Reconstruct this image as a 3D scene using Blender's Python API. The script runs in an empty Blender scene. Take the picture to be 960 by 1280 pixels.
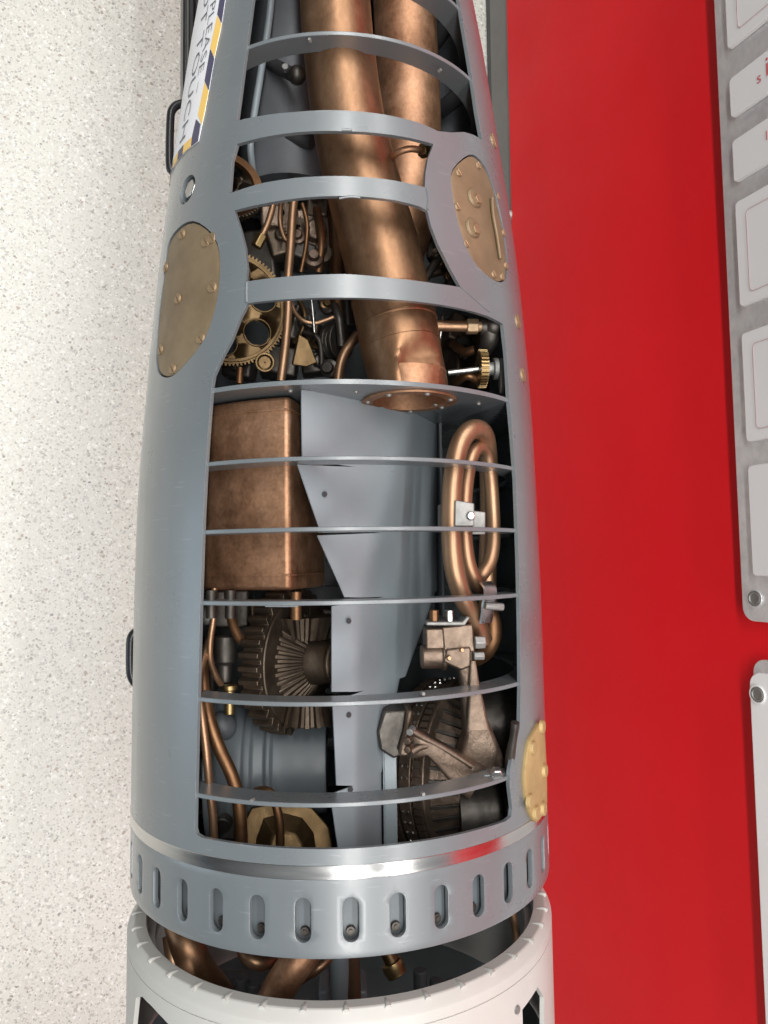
import bpy, bmesh, math, random
from mathutils import Vector, Matrix
from mathutils.geometry import delaunay_2d_cdt
from math import sin, cos, pi, radians as rad

random.seed(4)
scene = bpy.context.scene
COL = scene.collection

# ------------------------------------------------------------------ camera
F, CU, CV = 920.0, 480.0, 640.0              # focal length and centre of the 960 x 1280 photograph
AXIS_Z = 0.82                                # height of the torpedo axis above the floor
TILT = rad(17.85)
RX = Matrix.Rotation(TILT, 3, 'X')           # torpedo frame (x along, y across, z out of the cutaway) -> world
CAM_L = Vector((0.06837, 0.0, 1.00397))
C_RIGHT = Vector((0.01454, 0.99806, 0.06060))
C_DOWN = Vector((0.99764, -0.01041, -0.06793))
C_FWD = Vector((-0.06717, 0.06144, -0.99585))
CAM_W = RX @ CAM_L + Vector((0, 0, AXIS_Z))
cam_d = bpy.data.cameras.new('camera')
cam = bpy.data.objects.new('camera', cam_d)
COL.objects.link(cam)
r, u, b = RX @ C_RIGHT, -(RX @ C_DOWN), -(RX @ C_FWD)
m4 = Matrix(((r.x, u.x, b.x, CAM_W.x), (r.y, u.y, b.y, CAM_W.y), (r.z, u.z, b.z, CAM_W.z), (0, 0, 0, 1)))
cam.matrix_world = m4
cam_d.sensor_fit = 'VERTICAL'
cam_d.sensor_height = 36.0
cam_d.lens = 36.0 * F / 1280.0
cam_d.clip_start, cam_d.clip_end = 0.02, 100
scene.camera = cam

# ------------------------------------------------------------------ world, lamps, exposure
world = bpy.data.worlds.new('World')
scene.world = world
world.use_nodes = True
bg = world.node_tree.nodes['Background']
bg.inputs[0].default_value = (0.92, 0.96, 1.0, 1)
bg.inputs[1].default_value = 0.42
wn = world.node_tree                                    # a pale ceiling above, dim walls around
w_tc = wn.nodes.new('ShaderNodeTexCoord'); w_sp = wn.nodes.new('ShaderNodeSeparateXYZ'); w_rp = wn.nodes.new('ShaderNodeValToRGB')
wn.links.new(w_tc.outputs['Generated'], w_sp.inputs[0]); wn.links.new(w_sp.outputs[2], w_rp.inputs[0])
w_rp.color_ramp.elements[0].position = .05; w_rp.color_ramp.elements[0].color = (.10, .103, .107, 1)
w_rp.color_ramp.elements[1].position = .85; w_rp.color_ramp.elements[1].color = (.80, .84, .88, 1)
wn.links.new(w_rp.outputs[0], bg.inputs[0])

def area(name, loc, target, sx, sy, power, color):
    l = bpy.data.lights.new(name, 'AREA')
    l.shape = 'RECTANGLE'; l.size = sx; l.size_y = sy; l.energy = power; l.color = color
    o = bpy.data.objects.new(name, l)
    COL.objects.link(o)
    o.location = loc
    d = Vector(target) - Vector(loc)
    o.rotation_euler = d.to_track_quat('-Z', 'Y').to_euler()
    return o
for ly, pw, wd in ((-0.60, 112, .20), (0.34, 62, .16)):
    area('ceiling_strip_lamp', (-0.4, ly, 3.2), (-0.4, ly, 0), 5.6, wd, pw, (1.0, 0.992, 0.965))
area('window_light', (0.3, -3.6, 0.98), (0.3, 0, 0.98), 1.6, 0.42, 9, (0.62, 0.82, 1.0))
area('window_light', (0.3, -3.6, 0.24), (0.3, 0, 0.24), 1.6, 0.36, 7, (0.62, 0.82, 1.0))
scene.view_settings.view_transform = 'Standard'
scene.view_settings.look = 'None'
scene.view_settings.exposure = -0.05
scene.view_settings.gamma = 1.0
scene.cycles.max_bounces = 8
scene.cycles.use_denoising = True

# ------------------------------------------------------------------ pixel helpers (photo pixel -> torpedo frame)
def ray(px, py):
    return (C_RIGHT * ((px - CU) / F) + C_DOWN * ((py - CV) / F) + C_FWD).normalized()
def P(px, py, z):
    d = ray(px, py)
    return CAM_L + d * ((z - CAM_L.z) / d.z)
def W(px, py, Y):                              # world point on the plane y = Y
    d = RX @ ray(px, py)
    return CAM_W + d * ((Y - CAM_W.y) / d.y)
def G(px, py, Z):                              # world point on the plane z = Z
    d = RX @ ray(px, py)
    return CAM_W + d * ((Z - CAM_W.z) / d.z)
PROFILE = [(-1.3, .112), (-1.1, .137), (-.9, .163), (-.706, .190), (-.627, .2033), (-.54, .2146), (-.477, .2230), (-.411, .2318),
           (-.344, .2397), (-.288, .2452), (-.229, .2500), (-.158, .2551), (-.067, .2604), (.015, .2634), (.115, .2653), (.225, .2660), (.313, .2664), (.39, .2666), (.46, .2666)]
YOFF = [(-1.3, .0075), (-.30, .0065), (-.15, .005), (-.06, .003), (.015, .002), (.2, .0015), (.4, .001), (.6, .001)]
def interp(tab, x):
    if x <= tab[0][0]: return tab[0][1]
    for (x0, a), (x1, c) in zip(tab, tab[1:]):
        if x <= x1:
            return a + (c - a) * (x - x0) / (x1 - x0)
    return tab[-1][1]
def rad_at(x):                                  # smoothed profile
    return (interp(PROFILE, x - .04) + 2 * interp(PROFILE, x) + interp(PROFILE, x + .04)) / 4
def surf(x, ph, off=0.0):
    R = rad_at(x) + off
    return Vector((x, interp(YOFF, x) + R * sin(ph), R * cos(ph)))
def SK(px, py):                                 # photo pixel -> (x, phi) on the hull
    d = ray(px, py); x = -.1; q = None
    for _ in range(14):
        R = rad_at(x); yo = interp(YOFF, x)
        oy, oz = CAM_L.y - yo, CAM_L.z
        a = d.y * d.y + d.z * d.z; bb = oy * d.y + oz * d.z; c = oy * oy + oz * oz - R * R
        disc = bb * bb - a * c
        t = (-bb - math.sqrt(disc)) / a if disc > 0 else -bb / a
        q = CAM_L + d * t
        x = q.x
    return (q.x, math.atan2(q.y - interp(YOFF, q.x), q.z))
def NRM(x, ph):
    k = (rad_at(x + .01) - rad_at(x - .01)) / .02
    return Vector((-k, sin(ph), cos(ph))).normalized()

# ------------------------------------------------------------------ materials
def nt_mat(name):
    m = bpy.data.materials.new(name); m.use_nodes = True
    nt = m.node_tree
    return m, nt, nt.nodes['Principled BSDF']
def coords(nt, scale=(1, 1, 1)):
    tc = nt.nodes.new('ShaderNodeTexCoord'); mp = nt.nodes.new('ShaderNodeMapping')
    mp.inputs['Scale'].default_value = scale
    nt.links.new(tc.outputs['Object'], mp.inputs['Vector'])
    return mp.outputs[0]
def noise(nt, vec, scale, detail=4, rough=.6):
    n = nt.nodes.new('ShaderNodeTexNoise')
    n.inputs['Scale'].default_value = scale; n.inputs['Detail'].default_value = detail; n.inputs['Roughness'].default_value = rough
    nt.links.new(vec, n.inputs['Vector'])
    return n.outputs['Fac']
def ramp(nt, fac, stops):
    rp = nt.nodes.new('ShaderNodeValToRGB')
    el = rp.color_ramp.elements
    while len(el) < len(stops): el.new(.5)
    for e, (p, c) in zip(el, stops):
        e.position = p; e.color = (*c, 1) if len(c) == 3 else c
    nt.links.new(fac, rp.inputs[0])
    return rp.outputs[0]
def val_ramp(nt, fac, lo, hi, a=.3, b_=.7):
    mr = nt.nodes.new('ShaderNodeMapRange')
    mr.inputs[1].default_value = a; mr.inputs[2].default_value = b_; mr.inputs[3].default_value = lo; mr.inputs[4].default_value = hi
    nt.links.new(fac, mr.inputs[0])
    return mr.outputs[0]
def bump(nt, bs, fac, strength, dist=.002):
    bp = nt.nodes.new('ShaderNodeBump')
    bp.inputs['Strength'].default_value = strength; bp.inputs['Distance'].default_value = dist
    nt.links.new(fac, bp.inputs['Height']); nt.links.new(bp.outputs[0], bs.inputs['Normal'])
def worn(name, c1, c2, metallic, r0, r1, scale=18, bscale=120, bstr=.12, stretch=(1, 1, 1), c3=None):
    m, nt, bs = nt_mat(name)
    v = coords(nt, stretch)
    n1 = noise(nt, v, scale, 6, .65)
    st = [(.32, c1), (.68, c2)] if c3 is None else [(.28, c1), (.5, c2), (.72, c3)]
    nt.links.new(ramp(nt, n1, st), bs.inputs['Base Color'])
    n2 = noise(nt, v, scale * 2.3, 5, .6)
    nt.links.new(val_ramp(nt, n2, r0, r1), bs.inputs['Roughness'])
    bs.inputs['Metallic'].default_value = metallic
    if bstr: bump(nt, bs, noise(nt, v, bscale, 3, .5), bstr)
    return m
M = {}
def hull_paint():
    m, nt, bs = nt_mat('grey_paint')
    v = coords(nt); vs = coords(nt, (1.0, 9, 9)); vs2 = coords(nt, (30, 2.0, 2.0))
    n1 = noise(nt, v, 5, 4)
    base = ramp(nt, n1, [(.32, (.114, .129, .138)), (.68, (.134, .149, .157))])
    # faint hairline scratches and handling smudges
    sc = nt.nodes.new('ShaderNodeMath'); sc.operation = 'GREATER_THAN'; sc.inputs[1].default_value = .70
    nt.links.new(noise(nt, vs2, 14, 2, .4), sc.inputs[0])
    mx = nt.nodes.new('ShaderNodeMixRGB'); mx.inputs[2].default_value = (.24, .255, .27, 1)
    fm = nt.nodes.new('ShaderNodeMath'); fm.operation = 'MULTIPLY'; fm.inputs[1].default_value = .35
    nt.links.new(sc.outputs[0], fm.inputs[0]); nt.links.new(fm.outputs[0], mx.inputs[0]); nt.links.new(base, mx.inputs[1])
    nt.links.new(mx.outputs[0], bs.inputs['Base Color'])
    nt.links.new(val_ramp(nt, noise(nt, vs, 4, 5, .65), .30, .46), bs.inputs['Roughness'])
    bs.inputs['Coat Weight'].default_value = 1.0; bs.inputs['Coat IOR'].default_value = 1.48
    nt.links.new(val_ramp(nt, noise(nt, v, 9, 5, .65), .24, .36), bs.inputs['Coat Roughness'])
    bump(nt, bs, noise(nt, v, 14, 2, .5), .05, .004)
    return m
M['grey_paint'] = hull_paint()
M['grey_inner'] = worn('grey_inner', (.06, .066, .073), (.10, .108, .116), 0, .42, .6, 9, 90, .06)
M['grey_sheet'] = worn('grey_sheet', (.21, .245, .265), (.25, .285, .305), .1, .36, .5, 7, 40, .10)
M['grey_deep'] = worn('grey_deep', (.085, .098, .107), (.11, .124, .134), 0, .36, .5, 9, 90, .05)
M['dark_inner'] = worn('dark_inner', (.02, .021, .023), (.035, .035, .037), 0, .5, .7, 12, 90, .1)
def patina(name, cols, metallic, r0, r1, scale, stretch=(1, 1, 1), dent=.25):
    m, nt, bs = nt_mat(name)
    v = coords(nt, stretch)
    big = noise(nt, v, scale * .55, 4, .6); mid_ = noise(nt, v, scale * 2.6, 6, .7); fine = noise(nt, v, scale * 14, 4, .7)
    a = nt.nodes.new('ShaderNodeMixRGB'); a.inputs[0].default_value = .45; nt.links.new(big, a.inputs[1]); nt.links.new(mid_, a.inputs[2])
    b2 = nt.nodes.new('ShaderNodeMixRGB'); b2.inputs[0].default_value = .28; nt.links.new(a.outputs[0], b2.inputs[1]); nt.links.new(fine, b2.inputs[2])
    nt.links.new(ramp(nt, b2.outputs[0], [(.36, cols[0]), (.47, cols[1]), (.56, cols[2]), (.66, cols[3])]), bs.inputs['Base Color'])
    nt.links.new(val_ramp(nt, mid_, r0, r1), bs.inputs['Roughness'])
    bs.inputs['Metallic'].default_value = metallic
    bp = nt.nodes.new('ShaderNodeBump'); bp.inputs['Strength'].default_value = dent; bp.inputs['Distance'].default_value = .006
    nt.links.new(big, bp.inputs['Height'])
    bp2 = nt.nodes.new('ShaderNodeBump'); bp2.inputs['Strength'].default_value = .06; bp2.inputs['Distance'].default_value = .002
    nt.links.new(fine, bp2.inputs['Height']); nt.links.new(bp.outputs[0], bp2.inputs['Normal']); nt.links.new(bp2.outputs[0], bs.inputs['Normal'])
    return m
M['copper'] = patina('copper', [(.22, .108, .058), (.35, .188, .107), (.44, .250, .150), (.56, .355, .235)], .9, .46, .62, 16)
M['copper_pipe'] = patina('copper_pipe', [(.20, .104, .056), (.27, .150, .083), (.325, .188, .108), (.41, .255, .16)], .9, .38, .52, 11, (.6, 1, 1), .06)
M['copper_tube'] = worn('copper_tube', (.25, .142, .082), (.38, .235, .142), .85, .36, .5, 26, 160, .05, (.3, 1, 1))
M['copper_dark'] = worn('copper_dark', (.14, .068, .034), (.26, .14, .07), .9, .4, .55, 20, 120, .1)
M['bronze'] = worn('bronze', (.115, .083, .062), (.215, .158, .120), .85, .40, .58, 30, 170, .35)
M['gear_steel'] = worn('gear_steel', (.085, .062, .045), (.155, .12, .09), .9, .40, .56, 30, 150, .15)
M['brass'] = worn('brass', (.25, .165, .075), (.38, .275, .135), 1, .34, .5, 24, 140, .1)
M['brass_dark'] = worn('brass_dark', (.092, .058, .028), (.165, .108, .052), .9, .38, .54, 24, 140, .14)
M['brass_cover'] = worn('brass_cover', (.19, .135, .078), (.27, .20, .12), .45, .46, .6, 16, 110, .12)
M['brass_yellow'] = worn('brass_yellow', (.35, .245, .105), (.45, .33, .15), .3, .45, .6, 30, 110, .1)
M['brass_bolt'] = worn('brass_bolt', (.27, .185, .105), (.38, .27, .165), .6, .4, .54, 60, 200, .05)
M['steel'] = worn('steel', (.46, .45, .43), (.62, .61, .59), 1, .26, .4, 50, 200, .05)
M['zinc'] = worn('zinc', (.20, .198, .19), (.30, .29, .275), .6, .46, .6, 60, 180, .1)
M['dark_steel'] = worn('dark_steel', (.055, .048, .042), (.10, .09, .08), .8, .38, .55, 30, 140, .15)
M['black'] = worn('black', (.012, .012, .013), (.02, .02, .021), 0, .28, .36, 10, 200, .03)
M['white_paint'] = worn('white_paint', (.44, .432, .406), (.475, .466, .44), 0, .34, .46, 9, 160, .02)
M['polished'] = worn('polished', (.55, .54, .53), (.68, .67, .65), 1, .17, .25, 60, 300, .02, (1, .1, .1))
M['skirting'] = worn('skirting', (.15, .148, .138), (.18, .177, .165), 0, .45, .55, 10, 200, .03)
M['skirting_dark'] = worn('skirting_dark', (.055, .056, .058), (.07, .07, .072), 0, .45, .55, 10, 200, .03)
M['aluminium'] = worn('aluminium', (.66, .66, .67), (.82, .82, .82), .7, .36, .52, 40, 160, .03, (1, 14, 1.6))
M['acrylic'] = worn('acrylic', (.68, .67, .67), (.70, .69, .69), 0, .22, .26, 3, 200, 0)
M['white_panel'] = worn('white_panel', (.78, .78, .78), (.82, .82, .815), 0, .3, .4, 6, 200, 0)
M['paper'] = worn('paper', (.76, .755, .78), (.80, .795, .81), 0, .35, .45, 6, 200, 0)
M['navy'] = worn('navy', (.035, .033, .085), (.045, .043, .10), 0, .35, .45, 6, 200, 0)
M['yellow'] = worn('yellow', (.80, .50, .11), (.84, .55, .14), 0, .35, .45, 6, 200, 0)
M['ink'] = worn('ink', (.09, .09, .11), (.13, .13, .15), 0, .4, .5, 6, 200, 0)
M['red_ink'] = worn('red_ink', (.50, .10, .11), (.56, .13, .14), 0, .4, .5, 6, 200, 0)
M['line_ink'] = worn('line_ink', (.50, .34, .34), (.56, .40, .40), 0, .4, .5, 6, 200, 0)
M['wall_red'] = worn('wall_red', (.70, .005, .011), (.75, .008, .015), 0, .46, .56, 2.5, 420, .04)
M['wall_red'].node_tree.nodes['Principled BSDF'].inputs['Specular IOR Level'].default_value = .2

def terrazzo():
    m, nt, bs = nt_mat('terrazzo')
    v = coords(nt)
    def chips(scale, thr, soft, seed, dens):
        mp = nt.nodes.new('ShaderNodeMapping'); mp.inputs['Location'].default_value = (seed, seed * 1.7, seed * .3)
        mp.inputs['Rotation'].default_value = (0, 0, seed)
        nt.links.new(v, mp.inputs['Vector'])
        wn = nt.nodes.new('ShaderNodeTexNoise'); wn.inputs['Scale'].default_value = scale * .8; wn.inputs['Detail'].default_value = 2
        nt.links.new(mp.outputs[0], wn.inputs['Vector'])
        mix = nt.nodes.new('ShaderNodeMixRGB'); mix.blend_type = 'LINEAR_LIGHT'; mix.inputs[0].default_value = .55 / scale
        nt.links.new(mp.outputs[0], mix.inputs[1]); nt.links.new(wn.outputs['Color'], mix.inputs[2])
        vo = nt.nodes.new('ShaderNodeTexVoronoi'); vo.inputs['Scale'].default_value = scale; vo.inputs['Randomness'].default_value = 1
        nt.links.new(mix.outputs[0], vo.inputs['Vector'])
        sep = nt.nodes.new('ShaderNodeSeparateColor'); nt.links.new(vo.outputs['Color'], sep.inputs[0])
        size = nt.nodes.new('ShaderNodeMath'); size.operation = 'MULTIPLY'; size.inputs[1].default_value = thr
        nt.links.new(sep.outputs[1], size.inputs[0])
        d = nt.nodes.new('ShaderNodeMath'); d.operation = 'SUBTRACT'
        nt.links.new(size.outputs[0], d.inputs[0]); nt.links.new(vo.outputs['Distance'], d.inputs[1])
        edge = nt.nodes.new('ShaderNodeMapRange'); edge.inputs[1].default_value = -soft; edge.inputs[2].default_value = soft
        nt.links.new(d.outputs[0], edge.inputs[0])
        pick = nt.nodes.new('ShaderNodeMath'); pick.operation = 'LESS_THAN'; pick.inputs[1].default_value = dens
        nt.links.new(sep.outputs[0], pick.inputs[0])
        mul = nt.nodes.new('ShaderNodeMath'); mul.operation = 'MULTIPLY'
        nt.links.new(edge.outputs[0], mul.inputs[0]); nt.links.new(pick.outputs[0], mul.inputs[1])
        return mul.outputs[0], sep.outputs[2]
    base = ramp(nt, noise(nt, v, 1.6, 3), [(.35, (.60, .588, .53)), (.65, (.648, .636, .578))])
    layers = [(185, .80, .12, 7.3, .62, [(.0, (.52, .515, .47)), (.5, (.66, .65, .60)), (1, (.80, .79, .75))]),
              (290, .75, .10, 2.3, .52, [(.0, (.46, .45, .41)), (1, (.74, .725, .68))]),
              (130, .66, .08, 1.1, .44, [(.0, (.42, .41, .375)), (.5, (.56, .55, .50)), (1, (.78, .77, .72))]),
              (205, .62, .07, 3.7, .38, [(.0, (.27, .26, .24)), (.5, (.42, .40, .36)), (1, (.52, .49, .43))]),
              (112, .46, .05, 5.2, .12, [(.0, (.17, .16, .155)), (.6, (.32, .30, .26)), (1, (.42, .33, .27))])]
    out = base
    for sc, thr, soft, seed, dens, stops in layers:
        fac, tone = chips(sc, thr, soft, seed, dens)
        col = ramp(nt, tone, stops)
        mx = nt.nodes.new('ShaderNodeMixRGB')
        nt.links.new(fac, mx.inputs[0]); nt.links.new(out, mx.inputs[1]); nt.links.new(col, mx.inputs[2])
        out = mx.outputs[0]
    nt.links.new(out, bs.inputs['Base Color'])
    bs.inputs['Roughness'].default_value = .32
    return m
M['terrazzo'] = terrazzo()

# ------------------------------------------------------------------ mesh helpers
def finish(name, bm, mat, parent=None, smooth=40, bevel=0, seg=2, solid=0, recalc=True):
    if recalc: bmesh.ops.recalc_face_normals(bm, faces=bm.faces[:])
    me = bpy.data.meshes.new(name)
    bm.to_mesh(me); bm.free()
    me.materials.append(M[mat])
    if smooth:
        me.polygons.foreach_set('use_smooth', [True] * len(me.polygons))
        me.set_sharp_from_angle(angle=rad(smooth))
    o = bpy.data.objects.new(name, me)
    COL.objects.link(o)
    if parent: o.parent = parent
    if solid:
        s = o.modifiers.new('solid', 'SOLIDIFY'); s.thickness = abs(solid); s.offset = -1 if solid > 0 else 1
        s.use_even_offset = False
    if bevel:
        b_ = o.modifiers.new('bevel', 'BEVEL'); b_.width = bevel; b_.segments = seg; b_.limit_method = 'ANGLE'; b_.angle_limit = rad(35)
        b_.harden_normals = False
    if solid:
        e_ = o.modifiers.new('edges', 'EDGE_SPLIT'); e_.split_angle = rad(min(smooth or 30, 40))
    return o
def copy_obj(o, parent, mw=None):
    c = o.copy(); COL.objects.link(c); c.parent = parent
    if mw is not None: c.matrix_basis = mw
    return c
def frame_to(nrm, up=Vector((1, 0, 0))):
    z = nrm.normalized(); x = up - z * up.dot(z)
    if x.length < 1e-4: x = Vector((0, 1, 0)) - z * z.y
    x.normalize(); y = z.cross(x)
    return Matrix(((x.x, y.x, z.x), (x.y, y.y, z.y), (x.z, y.z, z.z)))
def mat_at(loc, rot3):
    return Matrix.Translation(loc) @ rot3.to_4x4()
def add_box(bm, size, mtx=None, loc=(0, 0, 0)):
    mm = Matrix.Translation(loc) if mtx is None else mtx
    return bmesh.ops.create_cube(bm, size=1, matrix=mm @ Matrix.Diagonal((*size, 1)))
def add_cyl(bm, r1, r2, h, mtx, seg=24, caps=True):   # along local z from 0 to h
    return bmesh.ops.create_cone(bm, cap_ends=caps, segments=seg, radius1=r1, radius2=r2, depth=h, matrix=mtx @ Matrix.Translation((0, 0, h / 2)))
def smooth_path(pts, n=6):
    out = []
    P_ = [pts[0]] + list(pts) + [pts[-1]]
    for i in range(1, len(P_) - 2):
        p0, p1, p2, p3 = P_[i - 1], P_[i], P_[i + 1], P_[i + 2]
        for k in range(n):
            t = k / n
            out.append(.5 * ((2 * p1) + (p2 - p0) * t + (2 * p0 - 5 * p1 + 4 * p2 - p3) * t * t + (3 * p1 - p0 - 3 * p2 + p3) * t ** 3))
    out.append(pts[-1])
    return out
def add_tube(bm, pts, r, seg=16, n=6, cap=True, wob=0):
    if n > 1 and len(pts) > 2:
        rr = r if not isinstance(r, (list, tuple)) else None
        path = smooth_path(pts, n)
        if rr is None:
            radii = [r[min(i // n, len(r) - 1)] + (r[min(i // n + 1, len(r) - 1)] - r[min(i // n, len(r) - 1)]) * ((i % n) / n) for i in range(len(path))]
        else: radii = [r] * len(path)
    else:
        path = list(pts); radii = r if isinstance(r, (list, tuple)) else [r] * len(path)
    t0 = (path[1] - path[0]).normalized()
    nv = t0.orthogonal().normalized()
    rings = []
    for i, p in enumerate(path):
        t = (path[min(i + 1, len(path) - 1)] - path[max(i - 1, 0)]).normalized()
        nv = (nv - t * nv.dot(t)).normalized(); bn = t.cross(nv)
        w = 1 + wob * sin(i * 1.7) * .5 if wob else 1
        rings.append([bm.verts.new(p + (nv * cos(2 * pi * k / seg) + bn * sin(2 * pi * k / seg)) * radii[i] * w) for k in range(seg)])
    for a, c in zip(rings, rings[1:]):
        for k in range(seg):
            bm.faces.new((a[k], a[(k + 1) % seg], c[(k + 1) % seg], c[k]))
    if cap:
        bm.faces.new(rings[0][::-1]); bm.faces.new(rings[-1])
    return rings
def add_lathe(bm, prof, mtx, seg=48, closed=True):   # prof [(z, r)], spun about local z
    rings = []
    for z, r_ in prof:
        rings.append([bm.verts.new(mtx @ Vector((r_ * cos(2 * pi * k / seg), r_ * sin(2 * pi * k / seg), z))) for k in range(seg)])
    pairs = list(zip(rings, rings[1:])) + ([(rings[-1], rings[0])] if closed else [])
    for a, c in pairs:
        for k in range(seg):
            bm.faces.new((a[k], a[(k + 1) % seg], c[(k + 1) % seg], c[k]))
def add_prism(bm, poly, h, mtx):                     # polygon in local xy, 0..h
    lo = [bm.verts.new(mtx @ Vector((x, y, 0))) for x, y in poly]
    hi = [bm.verts.new(mtx @ Vector((x, y, h))) for x, y in poly]
    bm.faces.new(lo[::-1]); bm.faces.new(hi)
    for i in range(len(poly)):
        j = (i + 1) % len(poly)
        bm.faces.new((lo[i], lo[j], hi[j], hi[i]))
def add_gear(bm, teeth, r_in, r_out, h, mtx, r_bore=None, taper=1.0):
    poly_o, poly_b = [], []
    for k in range(teeth):
        a0 = 2 * pi * k / teeth; s = 2 * pi / teeth
        for f_, rr in ((-.34, r_in), (-.17, r_out), (.17, r_out), (.34, r_in)):
            poly_o.append((rr, a0 + s * f_))
    n = len(poly_o)
    def ring(z, sc, bore):
        return [bm.verts.new(mtx @ Vector(((bore if bore else rr * sc) * cos(a), (bore if bore else rr * sc) * sin(a), z))) for rr, a in poly_o]
    o0, o1 = ring(0, 1, None), ring(h, taper, None)
    for i in range(n):
        j = (i + 1) % n
        bm.faces.new((o0[i], o0[j], o1[j], o1[i]))
    if r_bore:
        b0, b1 = ring(0, 1, r_bore), ring(h, 1, r_bore * min(1, taper))
        for i in range(n):
            j = (i + 1) % n
            bm.faces.new((o1[i], o1[j], b1[j], b1[i])); bm.faces.new((b0[i], b0[j], o0[j], o0[i])); bm.faces.new((b1[i], b1[j], b0[j], b0[i]))
    else:
        bm.faces.new(o0[::-1]); bm.faces.new(o1)
AXX = Matrix(((0, 0, 1), (1, 0, 0), (0, 1, 0)))      # local z -> +x
AXY = Matrix(((1, 0, 0), (0, 0, 1), (0, -1, 0)))     # local z -> +y
def inside(pt, poly):
    x, y = pt; c = False; n = len(poly)
    for i in range(n):
        (x0, y0), (x1, y1) = poly[i], poly[i - 1]
        if (y0 > y) != (y1 > y) and x < (x1 - x0) * (y - y0) / (y1 - y0) + x0: c = not c
    return c
def dense(poly, step, closed=True):
    out = []; n = len(poly)
    for i in range(n if closed else n - 1):
        a, c = poly[i], poly[(i + 1) % n]
        k = max(1, int(math.hypot(c[0] - a[0], (c[1] - a[1]) * .25) / step))
        for j in range(k):
            out.append((a[0] + (c[0] - a[0]) * j / k, a[1] + (c[1] - a[1]) * j / k))
    return out
def patch(bm, outer, holes=(), step=.012, off=0.0, offf=None):
    """sheet lying on the hull; outlines in (x, phi)"""
    SC = .26
    vs, es, loops = [], [], [list(outer)] + [list(h) for h in holes]
    for lp in loops:
        b0 = len(vs)
        vs += [Vector((x, ph * SC)) for x, ph in lp]
        es += [(b0 + i, b0 + (i + 1) % len(lp)) for i in range(len(lp))]
    xs = [p[0] for p in outer]; ps = [p[1] for p in outer]
    nx = max(2, int((max(xs) - min(xs)) / step)); np_ = max(2, int((max(ps) - min(ps)) * SC / step))
    loopsS = [[(x, ph * SC) for x, ph in lp] for lp in loops]
    segs = []
    for lp in loopsS: segs += list(zip(lp, lp[1:] + lp[:1]))
    bpts = [p for lp in loopsS for p in lp]
    cell = {}
    for p in bpts: cell.setdefault((int(p[0] // step), int(p[1] // step)), []).append(p)
    def near(p):
        cx, cy = int(p[0] // step), int(p[1] // step)
        for i in (-1, 0, 1):
            for j in (-1, 0, 1):
                for q in cell.get((cx + i, cy + j), ()):
                    if (q[0] - p[0]) ** 2 + (q[1] - p[1]) ** 2 < (step * .45) ** 2: return True
        return False
    for i in range(nx + 1):
        for j in range(np_ + 1):
            p = (min(xs) + (max(xs) - min(xs)) * i / nx, (min(ps) + (max(ps) - min(ps)) * j / np_) * SC)
            if near(p): continue
            if inside(p, loopsS[0]) and not any(inside(p, h) for h in loopsS[1:]): vs.append(Vector(p))
    rv, re, rf, *_ = delaunay_2d_cdt(vs, es, [], 0, 1e-6)
    bv = [None] * len(rv)
    for f_ in rf:
        c = (sum(rv[i].x for i in f_) / 3, sum(rv[i].y for i in f_) / 3)
        if not inside(c, loopsS[0]) or any(inside(c, h) for h in loopsS[1:]): continue
        for i in f_:
            if bv[i] is None:
                ph = rv[i].y / SC
                bv[i] = bm.verts.new(surf(rv[i].x, ph, off if offf is None else offf(rv[i].x, ph)))
        try: bm.faces.new([bv[i] for i in f_])
        except ValueError: pass
def outward(bm):
    for f_ in bm.faces:
        c = f_.calc_center_median()
        if f_.normal.dot(Vector((0, c.y, c.z))) < 0: f_.normal_flip()
def thing(name, label, cat, loc, rot=(0, 0, 0), group=None):
    o = bpy.data.objects.new(name, None); COL.objects.link(o)
    o.empty_display_size = .1
    o.location = loc; o.rotation_euler = rot
    o['label'] = label; o['category'] = cat; o['kind'] = 'thing'
    if group: o['group'] = group
    return o
def text_mesh(body, size):
    cu = bpy.data.curves.new('text', 'FONT'); cu.body = body; cu.size = size; cu.resolution_u = 3; cu.offset = -.012 if size == 1.0 else 0
    o = bpy.data.objects.new('text', cu); COL.objects.link(o)
    dg = bpy.context.evaluated_depsgraph_get(); dg.update()
    me = bpy.data.meshes.new_from_object(o.evaluated_get(dg))
    bpy.data.objects.remove(o)
    return me

# ================================================================== setting
bm = bmesh.new()
bmesh.ops.create_grid(bm, x_segments=8, y_segments=8, size=6, matrix=Matrix.Translation((0, -5.2, 0)))
fl = finish('floor', bm, 'terrazzo', smooth=0); fl['kind'] = 'structure'

WALL_Y = 0.70
wall = thing('wall', 'glossy red painted wall rising behind the torpedo above a grey skirting', 'wall', (0, WALL_Y, 0), (0, 0, rad(-.3)))
bm = bmesh.new(); add_box(bm, (9, .12, 1.75), loc=(0, .06, .145 + 1.75 / 2))
finish('red_face', bm, 'wall_red', wall, smooth=0)
bm = bmesh.new(); add_box(bm, (9, .10, .11), loc=(0, .062, .035 + .055))
finish('skirting_board', bm, 'skirting', wall, smooth=0)
bm = bmesh.new(); add_box(bm, (9, .09, .036), loc=(0, .065, .018))
finish('plinth', bm, 'skirting_dark', wall, smooth=0)

# ================================================================== torpedo tail
ROT = (TILT, 0, 0)
tail = thing('torpedo_tail', 'grey painted torpedo tail section cut open to show copper pipes, tank and gears', 'torpedo', (0, 0, AXIS_Z), ROT)

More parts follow.
